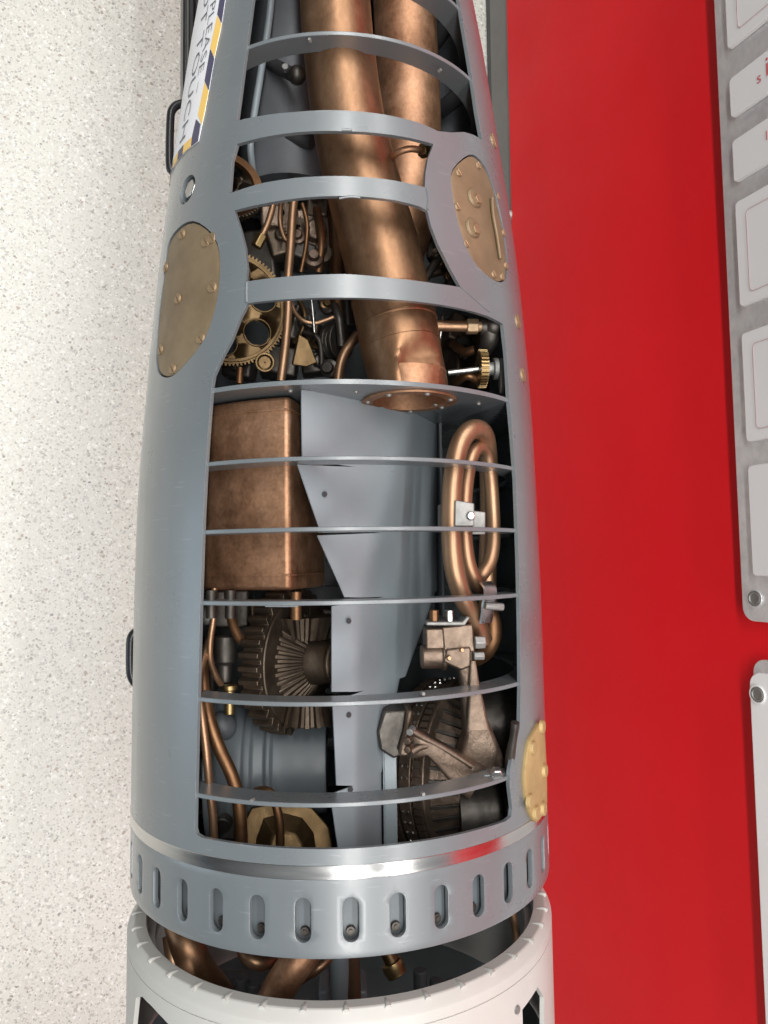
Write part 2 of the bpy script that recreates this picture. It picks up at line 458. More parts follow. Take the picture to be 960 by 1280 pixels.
# ---- hull with its openings
def sk_list(l): return [SK(*p) for p in l]
O1 = [(335, -140), (316, 0), (307, 68), (296, 151), (327, 144.5), (368, 140), (431, 138), (480, 143), (524.6, 153.6), (548, 164), (563.6, 165.6), (580, 165), (592, 168.5), (602.7, 175), (596.5, 140.6), (589.7, 94), (579, 31), (574, 0), (551, -140)]
O2 = [(296, 180), (290, 200), (286.8, 242), (327, 229), (379, 221.5), (431, 220), (483, 224), (531, 234), (532, 215), (535, 198), (542, 180), (493, 169), (431, 164), (368, 165.6), (327, 172)]
O3 = [(293, 263), (301, 287.5), (306.5, 309), (308.8, 335), (307.5, 352), (368, 345), (431, 342.5), (493, 348), (545, 354.5), (576, 359), (563.6, 337), (548, 306), (539, 283), (534, 263), (524.6, 258), (493, 250), (441, 245), (379, 247), (327, 255)]
O4 = [(309, 379), (306, 386), (300, 397), (289, 425), (276, 449), (267, 469), (264.5, 484), (258, 570), (253.5, 660), (250.5, 750), (247, 880), (244.3, 990), (243.3, 1036), (245.5, 1043), (252, 1047), (291, 1054), (352, 1060), (417.5, 1061.5), (465, 1059), (511, 1053.8), (560, 1046), (605, 1035), (632, 1026.5), (639, 1021), (640.5, 1010), (637, 982), (637.5, 963), (640, 950), (644, 935), (650, 910), (651, 860), (650.5, 800), (648.5, 700), (645, 600), (640.5, 540), (636.5, 497), (633, 439), (629, 405), (612, 396), (580, 386.5), (545, 380), (493, 374.5), (431, 372), (368, 373.5)]
PL_L = [(241, 278), (263, 292), (273, 316), (273, 353), (267.5, 386), (256.6, 419), (239, 445), (219, 466), (206, 470), (197.5, 462), (195.5, 440.6), (198, 397), (204, 349), (209.5, 309), (222, 287.5)]
PL_R = [(586.5, 195), (566.6, 213), (565.8, 237), (572, 271.6), (582.5, 306), (598, 332.6), (617, 348.6), (627.6, 351), (633, 343), (634, 324.7), (631, 298), (624, 261), (612, 221), (600, 201)]
PL_B = [(671, 903), (662, 918), (657, 930), (654, 948), (652, 972), (653.7, 995), (659, 1015.5), (666, 1027), (673, 1020), (678.5, 1012), (679.5, 990), (678.5, 950), (676, 915)]
def ell(l):
    q = sk_list(l); cx = (max(a for a, _ in q) + min(a for a, _ in q)) / 2; cp = (max(p for _, p in q) + min(p for _, p in q)) / 2
    rx = (max(a for a, _ in q) - min(a for a, _ in q)) / 2; rp = (max(p for _, p in q) - min(p for _, p in q)) / 2
    return cx, cp, rx, rp
def ell_pts(e, k=1.0, n=48): return [(e[0] + e[2] * k * cos(2 * pi * i / n), e[1] + e[3] * k * sin(2 * pi * i / n)) for i in range(n)]
def grow(q, d):
    cx = sum(a for a, _ in q) / len(q); cp = sum(p for _, p in q) / len(q)
    return [(cx + (a - cx) * d, cp + (p - cp) * d) for a, p in q]
def rounded(q, n=5):
    pts = [Vector((a, p, 0)) for a, p in q]; pts = [pts[-1]] + pts + pts[:2]
    out = []
    for i in range(1, len(pts) - 2):
        p0, p1, p2, p3 = pts[i - 1], pts[i], pts[i + 1], pts[i + 2]
        for k in range(n):
            t = k / n
            v = .5 * ((2 * p1) + (p2 - p0) * t + (2 * p0 - 5 * p1 + 4 * p2 - p3) * t * t + (3 * p1 - p0 - 3 * p2 + p3) * t ** 3)
            out.append((v.x, v.y))
    return out
PLL, PLR = rounded(sk_list(PL_L), 3), rounded(sk_list(PL_R), 3)
PLB = rounded(sk_list(PL_B), 3)
PORT = SK(233.6, 237)
port_out = [(PORT[0] + .0175 * cos(2 * pi * i / 24), PORT[1] + .0175 / .23 * sin(2 * pi * i / 24)) for i in range(24)]
XA, XB, PHF = -1.25, .3626, rad(84)
def side_pts(n, fixed, a, c, along):
    return [((a + (c - a) * i / n, fixed) if along == 'x' else (fixed, a + (c - a) * i / n)) for i in range(n)]
NX, NP = 130, 64
outer = side_pts(NX, -PHF, XA, XB, 'x') + side_pts(NP, XB, -PHF, PHF, 'p') + side_pts(NX, PHF, XB, XA, 'x') + side_pts(NP, XA, PHF, -PHF, 'p')
bm = bmesh.new()
holes = [dense(sk_list(o), .010) for o in (O1, O2, O3, O4)] + [grow(PLL, 1.02), grow(PLR, 1.02), port_out]
patch(bm, outer, holes, .0125)
NB = 66
grid = [[bm.verts.new(surf(XA + (XB - XA) * i / NX, PHF + (2 * pi - 2 * PHF) * j / NB)) for j in range(NB + 1)] for i in range(NX + 1)]
for i in range(NX):
    for j in range(NB):
        bm.faces.new((grid[i][j], grid[i + 1][j], grid[i + 1][j + 1], grid[i][j + 1]))
bmesh.ops.remove_doubles(bm, verts=bm.verts[:], dist=2e-5)
bm.normal_update(); outward(bm)
hull = finish('hull', bm, 'grey_paint', tail, smooth=35, solid=.0045, bevel=.0011, seg=1, recalc=False)

# ---- polished band, slotted collar
def ring_seg(prof, n=144, mat='grey_paint', name='ring'):
    bm = bmesh.new(); add_lathe(bm, prof, AXX.to_4x4() , n)
    return bm
def add_ring(bm, x0, x1, ri, ro, n=144):
    mtx = Matrix.Translation((0, interp(YOFF, (x0 + x1) / 2), 0)) @ AXX.to_4x4()
    add_lathe(bm, [(x0, ri), (x0, ro), (x1, ro), (x1, ri)], mtx, n)
bm = bmesh.new(); add_ring(bm, .3622, .3756, .255, .2672, 200)
finish('polished_band', bm, 'polished', tail, bevel=.0006)
SLOT0 = SK(438.7, 1148)[1]
slots = []
for k in range(-9, 9):
    pc = SLOT0 + k * rad(10)
    if abs(pc) > rad(86): continue
    w, x0, x1 = .0078, .3925, .4345
    pts = []
    for i in range(9): a = pi / 2 + pi * i / 8; pts.append((x0 + w + w * cos(a), pc + w * sin(a) / .2666))
    for i in range(9): a = -pi / 2 + pi * i / 8; pts.append((x1 - w + w * cos(a), pc + w * sin(a) / .2666))
    slots.append(pts)
XC0, XC1 = .3753, .4495
P2 = rad(90)
outer = side_pts(8, -P2, XC0, XC1, 'x') + side_pts(72, XC1, -P2, P2, 'p') + side_pts(8, P2, XC1, XC0, 'x') + side_pts(72, XC0, P2, -P2, 'p')
bm = bmesh.new(); patch(bm, outer, slots, .007)
grid = [[bm.verts.new(surf(XC0 + (XC1 - XC0) * i / 8, P2 + (2 * pi - 2 * P2) * j / 72)) for j in range(73)] for i in range(9)]
for i in range(8):
    for j in range(72):
        bm.faces.new((grid[i][j], grid[i + 1][j], grid[i + 1][j + 1], grid[i][j + 1]))
bmesh.ops.remove_doubles(bm, verts=bm.verts[:], dist=2e-5)
bm.normal_update(); outward(bm)
finish('slotted_collar', bm, 'grey_paint', tail, smooth=35, solid=.006, bevel=.0008, recalc=False)
bm = bmesh.new(); add_ring(bm, .380, .446, .250, .2545, 120)        # inner sleeve seen through the slots
finish('inner_sleeve', bm, 'grey_deep', tail)
proto = None
for k in range(-8, 9):
    ph = SLOT0 + k * rad(10)
    if abs(ph) > rad(80): continue
    mw = mat_at(Vector((.4285, .001 + .2538 * sin(ph), .2538 * cos(ph))), frame_to(Vector((0, sin(ph), cos(ph)))))
    if proto is None:
        bm = bmesh.new(); add_cyl(bm, .0050, .0044, .004, Matrix.Identity(4), 16); add_cyl(bm, .0022, .0022, .005, Matrix.Identity(4), 8)
        proto = finish('stud', bm, 'dark_steel', tail); proto.matrix_basis = mw
    else: copy_obj(proto, tail, mw)

# ---- frames (thin ribs) and bulkhead
def rib(x, depth, t=.0046, mat='grey_paint', name='frame_rib'):
    bm = bmesh.new(); R = rad_at(x) - .0028
    mtx = Matrix.Translation((0, interp(YOFF, x), 0)) @ AXX.to_4x4()
    add_lathe(bm, [(x - t / 2, R - depth), (x - t / 2, R), (x + t / 2, R), (x + t / 2, R - depth)], mtx, 160)
    return finish(name, bm, mat, tail, smooth=30, bevel=.0008)
def rib_x(u_, v_):
    return SK(u_, v_)[0]
RIBS = [rib_x(417, 572), rib_x(417, 661), rib_x(417, 754), rib_x(417, 881), rib_x(417, 1008)]
for x in RIBS: rib(x, .034)
rib(rib_x(431, 39), .028); rib(rib_x(431, -52), .030)
for u_, v_ in ((386, 47), (553, 86), (313, 1002), (531, 994), (531, 868)):   # bright rivets on the ribs
    x, ph = SK(u_, v_)
    bm = bmesh.new(); add_cyl(bm, .0024, .0018, .0035, mat_at(surf(x, ph, -.006), frame_to(NRM(x, ph))), 10)
    finish('rivet', bm, 'zinc', tail)
XBK = rib_x(440, 476)
bm = bmesh.new()
R = rad_at(XBK) - .003
pc = P(512, 494, .182)
PIPE_C = (pc.y, .178)
add_lathe(bm, [(XBK - .0025, R), (XBK + .0025, R)], Matrix.Translation((0, .005, 0)) @ AXX.to_4x4(), 128, closed=False)
# two faces with a round hole for the exhaust
for xx in (XBK - .0025, XBK + .0025):
    vs, es = [], []
    n = 128
    for k in range(n): vs.append(Vector((.005 + R * cos(2 * pi * k / n), R * sin(2 * pi * k / n)))); es.append((k, (k + 1) % n))
    h = 40
    for k in range(h): vs.append(Vector((PIPE_C[0] + .043 * cos(2 * pi * k / h), PIPE_C[1] + .043 * sin(2 * pi * k / h)))); es.append((n + k, n + (k + 1) % h))
    rv, re, rf, *_ = delaunay_2d_cdt(vs, es, [], 0, 1e-6)
    bv = [bm.verts.new((xx, p.x, p.y)) for p in rv]
    for f_ in rf:
        c = (sum(rv[i].x for i in f_) / 3, sum(rv[i].y for i in f_) / 3)
        if (c[0] - PIPE_C[0]) ** 2 + (c[1] - PIPE_C[1]) ** 2 < .0429 ** 2: continue
        bm.faces.new([bv[i] for i in f_])
bmesh.ops.remove_doubles(bm, verts=bm.verts[:], dist=1e-5)
bulk = finish('bulkhead', bm, 'grey_paint', tail, smooth=30)

# ---- covers with their bolts
def bolts(parent, pts, r_, h, mat, off=.0, seg=14, name='bolt'):
    first = None
    for (u_, v_) in pts:
        x, ph = SK(u_, v_)
        mw = mat_at(surf(x, ph, off), frame_to(NRM(x, ph)))
        if first is None:
            bm = bmesh.new(); cut = name in ('bolt', 'screw')
            add_cyl(bm, r_, r_ * (.96 if cut else .86), h * (.6 if cut else 1), Matrix.Identity(4), seg)
            if cut:                                          # screwdriver slot left between two half heads
                for sg_ in (-1, 1):
                    a0 = math.asin(.16)
                    half = [(r_ * .95 * cos(a0 + (pi - 2 * a0) * i / 8), sg_ * r_ * .95 * sin(a0 + (pi - 2 * a0) * i / 8)) for i in range(9)]
                    add_prism(bm, half, h * .4, Matrix.Rotation(rad(37), 4, 'Z') @ Matrix.Translation((0, 0, h * .6)))
            first = finish(name, bm, mat, parent, bevel=.0005); first.matrix_basis = mw
        else: copy_obj(first, parent, mw)
def cover(name, outline, mat, off, th, label):
    bm = bmesh.new(); patch(bm, outline, (), .009, off); bm.normal_update(); outward(bm)
    o = finish(name, bm, mat, tail, smooth=35, solid=th, bevel=.0012, recalc=False)
    o['label'] = label
    return o
cl = cover('cover_plate', PLL, 'brass_cover', -.0012, .008, 'large round dull brass cover plate')
bolts(cl, [(227, 292.5), (256.5, 302), (264, 297.5), (264.5, 359), (250, 423), (215, 461), (221.5, 373.5), (200, 437), (206.5, 334)], .0064, .0028, 'brass_bolt', -.0020)
cr = cover('cover_plate', PLR, 'brass_cover', -.0012, .008, 'oval brass cover plate with two plugs and a raised rib')
bolts(cr, [(574, 215.5), (598.5, 206.5), (572.5, 258), (583.5, 304.5), (618, 343), (628.5, 346), (630, 291), (623, 246), (633, 332)], .0048, .0024, 'brass_bolt', -.0016)
bolts(cr, [(594, 247), (592, 284.5)], .0125, .0028, 'brass_cover', -.0012, 24, 'plug')
bolts(cr, [(596, 250), (593.5, 287.5)], .0072, .0052, 'brass_bolt', -.0012, 6, 'plug_head')
bm = bmesh.new()
pts = [surf(*SK(u_, v_), .0015) for u_, v_ in ((614, 249), (615, 268), (620, 296), (624, 324))]
add_tube(bm, pts, [.003, .0024, .0024, .002], 10, 5)
finish('raised_rib', bm, 'brass_cover', cr)
cb = cover('cover_plate', grow(PLB, 1.0), 'brass_yellow', .0045, .006, 'yellow brass cover plate with lugs near the polished band')
bolts(cb, [(672, 908), (661, 934), (675, 963), (657, 1000), (664.5, 1015), (673.5, 1010)], .0085, .0045, 'brass_yellow', .0035, 18, 'lug')
bolts(tail, [(616.5, 176.5), (647, 402), (653.5, 469)], .0095, .0022, 'brass_bolt', -.0005, 20, 'screw')
bm = bmesh.new(); n_ = NRM(*PORT)
mw = mat_at(surf(*PORT, -.03), frame_to(n_))
add_lathe(bm, [(.004, .0170), (.0262, .0170), (.0262, .0185), (.0, .0185), (0, .0001), (.004, .0001)], mw, 32)
finish('port_sleeve', bm, 'grey_paint', tail)
bm = bmesh.new(); add_cyl(bm, .0125, .0118, .026, mat_at(surf(*PORT, -.029), frame_to(n_)), 6)
finish('hex_plug', bm, 'steel', tail, bevel=.0012)
bm = bmesh.new(); x, ph = SK(638, 262); add_cyl(bm, .007, .006, .005, mat_at(surf(x, rad(80), -.001), frame_to(Vector((0, 1, .1)))), 12)
finish('hull_stud', bm, 'zinc', tail)

# ---- weld beads where straps meet the hull
for pts_ in ([(533, 236), (535, 248), (534, 262)], [(308.5, 353), (308, 365), (308.5, 378)], [(424, 248), (438, 246), (450, 247)], [(428, 162.5), (440, 162.5)], [(576, 359), (590, 371), (604, 384), (612, 390)]):
    bm = bmesh.new(); add_tube(bm, [surf(*SK(u_, v_), .0002) for u_, v_ in pts_], .0014 if pts_[0][0] != 576 else .0007, 8, 4)
    finish('weld_bead', bm, 'grey_paint', tail)

# ---- exhaust pipes
def tube(name, pts, r_, mat, parent=None, seg=18, n=6, label=None, wob=0):
    bm = bmesh.new(); add_tube(bm, pts, r_, seg, n, True, wob)
    o = finish(name, bm, mat, parent or tail, smooth=50)
    if label: o['label'] = label
    return o
xb = XBK
A = [P(412, -150, .150), P(416, -60, .150), P(420, 20, .150), P(427, 90, .150), P(438, 165, .152), P(456, 240, .154), P(475, 310, .158), P(489, 372, .165), P(502, 435, .172), Vector((xb - .012, PIPE_C[0], PIPE_C[1])), Vector((xb - .002, PIPE_C[0], PIPE_C[1]))]
pa = tube('exhaust_pipe', A[:8] + [A[8]], [.0425, .0425, .043, .0433, .044, .0452, .0462, .0465, .046], 'copper_pipe', seg=48, n=8, label='wide front exhaust pipe of brown copper')
# dented lower end of the pipe with a lap seam
bm = bmesh.new()
path = smooth_path([A[7], A[7] * .5 + A[8] * .5, A[8], A[8] * .5 + A[9] * .5, A[9], A[10]], 8)
rings = add_tube(bm, path, [.0474 - .0040 * (i / (len(path) - 1)) for i in range(len(path))], 64, 1, False)
for ri, rg in enumerate(rings):
    t = ri / (len(rings) - 1)
    prof_ = max(0, min(1, (t - .40) / .22)) * max(0, min(1, (1.0 - t) / .12))
    for v in rg:
        d = v.co - path[ri]; ln = d.length; d.normalize()
        a = d.dot(Vector((0, .42, .907)))
        lim = .80 + .10 * sin(t * 7 + 3 * d.y)
        if a > lim: v.co -= Vector((0, .42, .907)) * ((a - lim) * ln * prof_ * .95)
        v.co += d * (.0016 * sin(7 * t + 2 * a) * min(1, t * 3) * (1 - t))
el = finish('pipe_elbow', bm, 'copper_pipe', tail, smooth=28); el['label'] = 'dented copper end of the exhaust pipe at the bulkhead'
bm = bmesh.new()
for q_, rr in ((A[7], .0476), (A[7] * .45 + A[8] * .55, .0474)):
    dd = (A[8] - A[7]).normalized()
    add_lathe(bm, [(0, rr - .002), (0, rr), (.002, rr + .0002), (.0032, rr - .001), (.0032, rr - .002)], mat_at(q_, frame_to(dd)), 48)
finish('pipe_seam', bm, 'copper_pipe', tail)
bm = bmesh.new()
mtx = Matrix.Translation((0, PIPE_C[0], PIPE_C[1])) @ AXX.to_4x4()
add_lathe(bm, [(xb - .03, .0412), (xb + .0055, .0415), (xb + .0055, .054), (xb + .0026, .054), (xb + .0024, .0428), (xb - .03, .0425)], mtx, 56)
fo = finish('pipe_flange', bm, 'copper', tail, bevel=.0008)
for k in range(7):
    a = 2 * pi * k / 7 + .35
    bm = bmesh.new(); add_cyl(bm, .0034, .0022, .0022, mat_at(Vector((xb + .0055, PIPE_C[0] + .0478 * cos(a), PIPE_C[1] + .0478 * sin(a))), frame_to(Vector((1, 0, 0)), Vector((0, 0, 1)))), 10)
    finish('rivet', bm, 'zinc', fo)
for y_, z_ in ((-.05, .225), (.115, .155), (.165, .16), (.075, .095), (.02, .22)):
    bm = bmesh.new(); add_cyl(bm, .003, .002, .002, mat_at(Vector((xb + .0026, y_, z_)), frame_to(Vector((1, 0, 0)), Vector((0, 0, 1)))), 10)
    finish('rivet', bm, 'zinc', bulk)
tube('exhaust_pipe', [P(500, -150, .062), P(503, -60, .062), P(506, 20, .062), P(510, 100, .062), P(512, 160, .062), P(512, 220, .060), P(506, 275, .05), P(490, 330, .02)], [.0415, .0418, .042, .042, .042, .041, .040, .038], 'copper', seg=48, n=8, label='rear exhaust pipe of brighter mottled copper')
# small bracket pipe between the pipes
tube('small_pipe', [P(488, 199, .17), P(497, 191, .19), P(510, 186.5, .195), P(522, 187, .19), P(531, 192, .17)], .0038, 'copper', seg=12)
bm = bmesh.new(); add_cyl(bm, .0085, .008, .012, mat_at(P(526, 189, .178), frame_to(Vector((.2, .7, .6)))), 6); finish('pipe_nut', bm, 'brass_dark', tail, bevel=.001)

# ---- grey casing and struts behind the pipes
bm = bmesh.new(); add_tube(bm, [P(372, -170, -.03), P(366, 250, -.03)], .075, 40, 1); finish('inner_casing', bm, 'grey_inner', tail)
tube('steel_tube', [P(344, -60, .06), P(337, 20, .06), P(327, 85, .06), P(318, 140, .06), P(313, 180, .055), P(316, 215, .03)], .0048, 'grey_sheet', seg=12)
tube('strut', [P(326, 72, .02), P(348, 84, .06), P(372, 97, .08)], .0085, 'dark_inner', seg=8, n=1)
bm = bmesh.new(); bmesh.ops.create_icosphere(bm, subdivisions=2, radius=.012, matrix=Matrix.Translation(P(371, 94, .09))); finish('strut_knob', bm, 'dark_steel', tail)
bm = bmesh.new(); add_cyl(bm, .004, .004, .008, mat_at(P(357, 88, .085), frame_to(Vector((0, 0, 1)))), 10); finish('strut_screw', bm, 'zinc', tail)
tube('strut', [P(342, 166, .03), P(390, 178, .05)], .010, 'dark_inner', seg=8, n=1)
for pts in ([P(536, 62, .02), P(562, 28, .06)], [P(548, 140, .02), P(583, 112, .07)], [P(560, 190, -.02), P(600, 160, .03)]):
    tube('strut', pts, .011, 'dark_inner', seg=8, n=1)
bm = bmesh.new(); add_tube(bm, [P(556, -120, -.02), P(566, 230, -.02)], .03, 20, 1); finish('inner_post', bm, 'grey_inner', tail)
bm = bmesh.new(); add_box(bm, (.10, .10, .06), mat_at(P(405, 205, .0), Matrix.Identity(3))); finish('inner_box', bm, 'dark_steel', tail, bevel=.006)

# ---- engine compartment above the bulkhead
def hole_wheel(bm, teeth, rin, rout, th, mtx, holes):
    vs, es = [], []
    lp = []
    for k in range(teeth):
        a0 = 2 * pi * k / teeth; s = 2 * pi / teeth
        for f_, rr in ((-.36, rin), (-.15, rout), (.15, rout), (.36, rin)): lp.append((rr * cos(a0 + s * f_), rr * sin(a0 + s * f_)))
    loops = [lp] + [[(hx + hr * cos(2 * pi * k / 28), hy + hr * sin(2 * pi * k / 28)) for k in range(28)] for hx, hy, hr in holes]
    for l_ in loops:
        b0 = len(vs); vs += [Vector(p) for p in l_]; es += [(b0 + i, b0 + (i + 1) % len(l_)) for i in range(len(l_))]
    rv, re, rf, *_ = delaunay_2d_cdt(vs, es, [], 0, 1e-7)
    tops = []
    for z in (0, th):
        bv = [bm.verts.new(mtx @ Vector((p.x, p.y, z))) for p in rv]; tops.append(bv)
        for f_ in rf:
            c = (sum(rv[i].x for i in f_) / 3, sum(rv[i].y for i in f_) / 3)
            if not inside(c, lp) or any(math.hypot(c[0] - hx, c[1] - hy) < hr * .97 for hx, hy, hr in holes): continue
            bm.faces.new([bv[i] for i in f_])
    b0 = 0
    for l_ in loops:
        n = len(l_)
        for i in range(n):
            bm.faces.new((tops[0][b0 + i], tops[0][b0 + (i + 1) % n], tops[1][b0 + (i + 1) % n], tops[1][b0 + i]))
        b0 += n
cw = P(287, 387, .085)
bm = bmesh.new(); ax = frame_to(Vector((.10, .20, .97)).normalized())
hole_wheel(bm, 92, .0690, .0722, .009, mat_at(cw, ax), [(.0, .0, .009)] + [(.044 * cos(rad(50 + 60 * k)), .044 * sin(rad(50 + 60 * k)), .0158) for k in range(6)])
gw = finish('gear_wheel', bm, 'brass_dark', tail, smooth=25); gw['label'] = 'toothed brass wheel with round holes'
bm = bmesh.new(); add_lathe(bm, [(.006, .0630), (.0108, .0630), (.0108, .0672), (.006, .0672)], mat_at(cw, ax), 64); finish('wheel_rim', bm, 'brass_dark', gw, bevel=.0006)
bm = bmesh.new(); add_lathe(bm, [(.008, .0096), (.008, .019), (.014, .017), (.014, .0096)], mat_at(cw, ax), 40)
for k in range(6):
    a = rad(50 + 60 * k)
    add_lathe(bm, [(.0085, .0160), (.0085, .0185), (.0102, .0178), (.0102, .0162)], mat_at(cw, ax) @ Matrix.Translation((.044 * cos(a), .044 * sin(a), 0)), 28)
finish('hole_lip', bm, 'brass_dark', gw, bevel=.0006)
cw2 = P(280, 236, .07)
bm = bmesh.new(); ax2 = frame_to(Vector((-.25, .35, .9)).normalized())
hole_wheel(bm, 60, .048, .0505, .009, mat_at(cw2, ax2), [(0, 0, .014)] + [(.029 * cos(a), .029 * sin(a), .0125) for a in (rad(10), rad(82), rad(154), rad(226), rad(298))])
finish('gear_wheel', bm, 'gear_steel', tail, smooth=25)
bm = bmesh.new(); add_lathe(bm, [(.009, .036), (.016, .036), (.016, .047), (.009, .047)], mat_at(cw2, ax2), 64); finish('wheel_rim', bm, 'copper_dark', tail, bevel=.0006)
bm = bmesh.new(); add_lathe(bm, [(0, .0001), (0, .012), (.012, .012), (.012, .0085), (.006, .008), (.006, .0001)], mat_at(P(331, 453, .12), frame_to(Vector((.25, .1, .95)))), 28); finish('oil_cup', bm, 'brass_dark', tail, bevel=.001)
tube('copper_tube', [P(371, 225, .11), P(366, 262, .11), P(363, 310, .11), P(360, 350, .108), P(360, 388, .105), P(357, 428, .105), P(351, 476, .10)], .0054, 'copper_tube', seg=16)
tube('copper_tube', [P(343, 244, .10), P(340, 262, .10), P(334, 281, .10), P(327, 296, .10)], .0042, 'copper_tube', seg=14)
bm = bmesh.new(); add_cyl(bm, .0075, .0075, .017, mat_at(P(328, 294, .10), frame_to((P(319, 310, .10) - P(328, 294, .10)).normalized())), 6); finish('pipe_nut', bm, 'brass', tail, bevel=.001)
tube('copper_tube', [P(364, 378, .07), P(369, 391, .075), P(379, 401, .08), P(394, 404, .08), P(408, 400, .08), P(418, 396, .08)], .0030, 'copper_tube', seg=12)
tube('steel_rod', [P(388, 360, .09), P(392, 400, .09), P(393, 416, .09)], .0017, 'steel', seg=8, n=1)
tube('copper_tube', [P(447, 418, .09), P(438, 430, .09), P(430, 443, .09), P(425, 458, .09), P(422, 480, .09)], .0062, 'copper_tube', seg=16)
tube('copper_tube', [P(415, 240, .02), P(420, 300, .02), P(421, 345, .02), P(424, 400, .02)], .0105, 'copper_dark', seg=16)
bm = bmesh.new(); mq = mat_at(P(378, 440, .075), frame_to(Vector((.3, .1, .94))))
add_prism(bm, [(-.022, -.006), (-.016, .006), (.012, .018), (.018, .004), (.016, -.014)], .02, mq); finish('quadrant', bm, 'brass_dark', tail, bevel=.0015)
bm = bmesh.new(); mq = mat_at(P(413, 428, .05), frame_to(Vector((.1, .75, .6))))
add_lathe(bm, [(0, .0001), (0, .024), (.006, .024), (.008, .019), (.012, .019), (.014, .025), (.02, .025), (.02, .008), (.026, .008), (.026, .0001)], mq, 36); finish('pulley', bm, 'dark_steel', tail, bevel=.0008)
tube('link_rod', [P(418, 382, .08), P(424, 400, .09), P(427, 432, .08)], .0055, 'dark_steel', seg=10)
rs = random.Random(11)
for (u_, v_, z_, s) in ((340, 275, .03, (.03, .03, .03)), (352, 300, .02, (.05, .04, .03)), (395, 300, .0, (.07, .05, .05)), (384, 320, .04, (.025, .04, .03)), (400, 260, .0, (.05, .03, .06)), (320, 330, .0, (.08, .06, .04)),
                        (372, 410, .02, (.05, .03, .04)), (395, 420, .02, (.03, .02, .05)), (400, 455, .03, (.03, .05, .03)), (350, 455, .0, (.04, .05, .05)), (300, 460, .04, (.03, .04, .03)), (438, 385, .02, (.06, .03, .03)),
                        (545, 310, .03, (.04, .02, .03)), (556, 335, .04, (.015, .05, .02)), (545, 290, .0, (.03, .04, .05)), (580, 360, .02, (.05, .05, .04)), (580, 455, -.02, (.08, .06, .05)), (575, 420, .0, (.04, .05, .05))):
    bm = bmesh.new()
    mtx = mat_at(P(u_, v_, z_), Matrix.Rotation(rs.uniform(-.5, .5), 3, 'X') @ Matrix.Rotation(rs.uniform(-.4, .4), 3, 'Z'))
    add_box(bm, s, mtx)
    if rs.random() < .6: add_cyl(bm, min(s) * .35, min(s) * .3, s[2] * .75, mtx, 14)
    finish('casting', bm, rs.choice(['dark_steel', 'gear_steel', 'dark_steel', 'bronze', 'gear_steel']), tail, bevel=.004, seg=3)
for (u_, v_, z_, r_) in ((392, 330, .05, .012), (400, 312, .05, .008), (374, 300, .05, .01), (545, 318, .07, .006), (558, 345, .07, .005), (386, 405, .06, .009), (405, 385, .06, .008), (415, 462, .06, .012), (290, 300, .04, .012)):
    bm = bmesh.new(); add_lathe(bm, [(0, .0001), (0, r_), (r_, r_), (r_ * 1.2, r_ * .6), (r_ * 1.8, r_ * .55), (r_ * 1.8, .0001)], mat_at(P(u_, v_, z_), frame_to(Vector((rs.uniform(-.4, .4), rs.uniform(-.4, .4), 1)))), 18)
    finish('fitting', bm, rs.choice(['dark_steel', 'bronze', 'brass_dark']), tail, bevel=.0006)
tube('shaft', [P(530, 350, .06), P(552, 318, .07), P(566, 300, .06)], .006, 'dark_steel', seg=10, n=1)
for pts_, r_, m_ in (([P(352, 250, .06), P(350, 275, .07), P(356, 298, .06), P(372, 312, .05)], .0034, 'copper_tube'), ([P(378, 255, .08), P(384, 280, .08), P(382, 310, .07), P(376, 340, .06)], .0030, 'copper_dark'),
                     ([P(396, 262, .04), P(402, 300, .06), P(398, 340, .05)], .0055, 'copper_dark'), ([P(374, 376, .05), P(381, 392, .06), P(378, 412, .06), P(368, 428, .05)], .0034, 'brass_dark'),
                     ([P(400, 376, .06), P(407, 390, .07), P(418, 385, .075)], .0038, 'dark_steel'), ([P(345, 385, .05), P(372, 392, .06)], .004, 'dark_steel'), ([P(380, 415, .06), P(399, 425, .07), P(402, 458, .06)], .0036, 'dark_steel'),
                     ([P(300, 460, .09), P(299, 480, .09)], .005, 'copper_dark'), ([P(540, 280, .06), P(552, 296, .07), P(551, 330, .05)], .0036, 'copper_dark'), ([P(549, 300, .09), P(558, 322, .085), P(572, 345, .07)], .0030, 'dark_steel'),
                     ([P(566, 430, .06), P(580, 440, .09), P(594, 437, .10)], .006, 'copper_dark'), ([P(556, 390, .07), P(553, 402, .09), P(549, 430, .08)], .0022, 'steel'), ([P(570, 478, .10), P(585, 470, .12), P(604, 480, .11)], .0055, 'copper_dark')):
    tube('thin_pipe', pts_, r_, m_, seg=10, n=4)
for (u_, v_, z_, r_, m_) in ((372, 288, .05, .017, 'gear_steel'), (398, 430, .05, .010, 'brass_dark'), (352, 268, .03, .018, 'bronze'), (404, 318, .04, .013, 'gear_steel'), (580, 436, .05, .016, 'dark_steel')):
    bm = bmesh.new(); add_gear(bm, 22, r_ * .88, r_, .006, mat_at(P(u_, v_, z_), frame_to(Vector((rs.uniform(-.3, .3), rs.uniform(-.3, .3), 1)))), r_ * .3); finish('small_gear', bm, m_, tail, smooth=25, bevel=.0004)
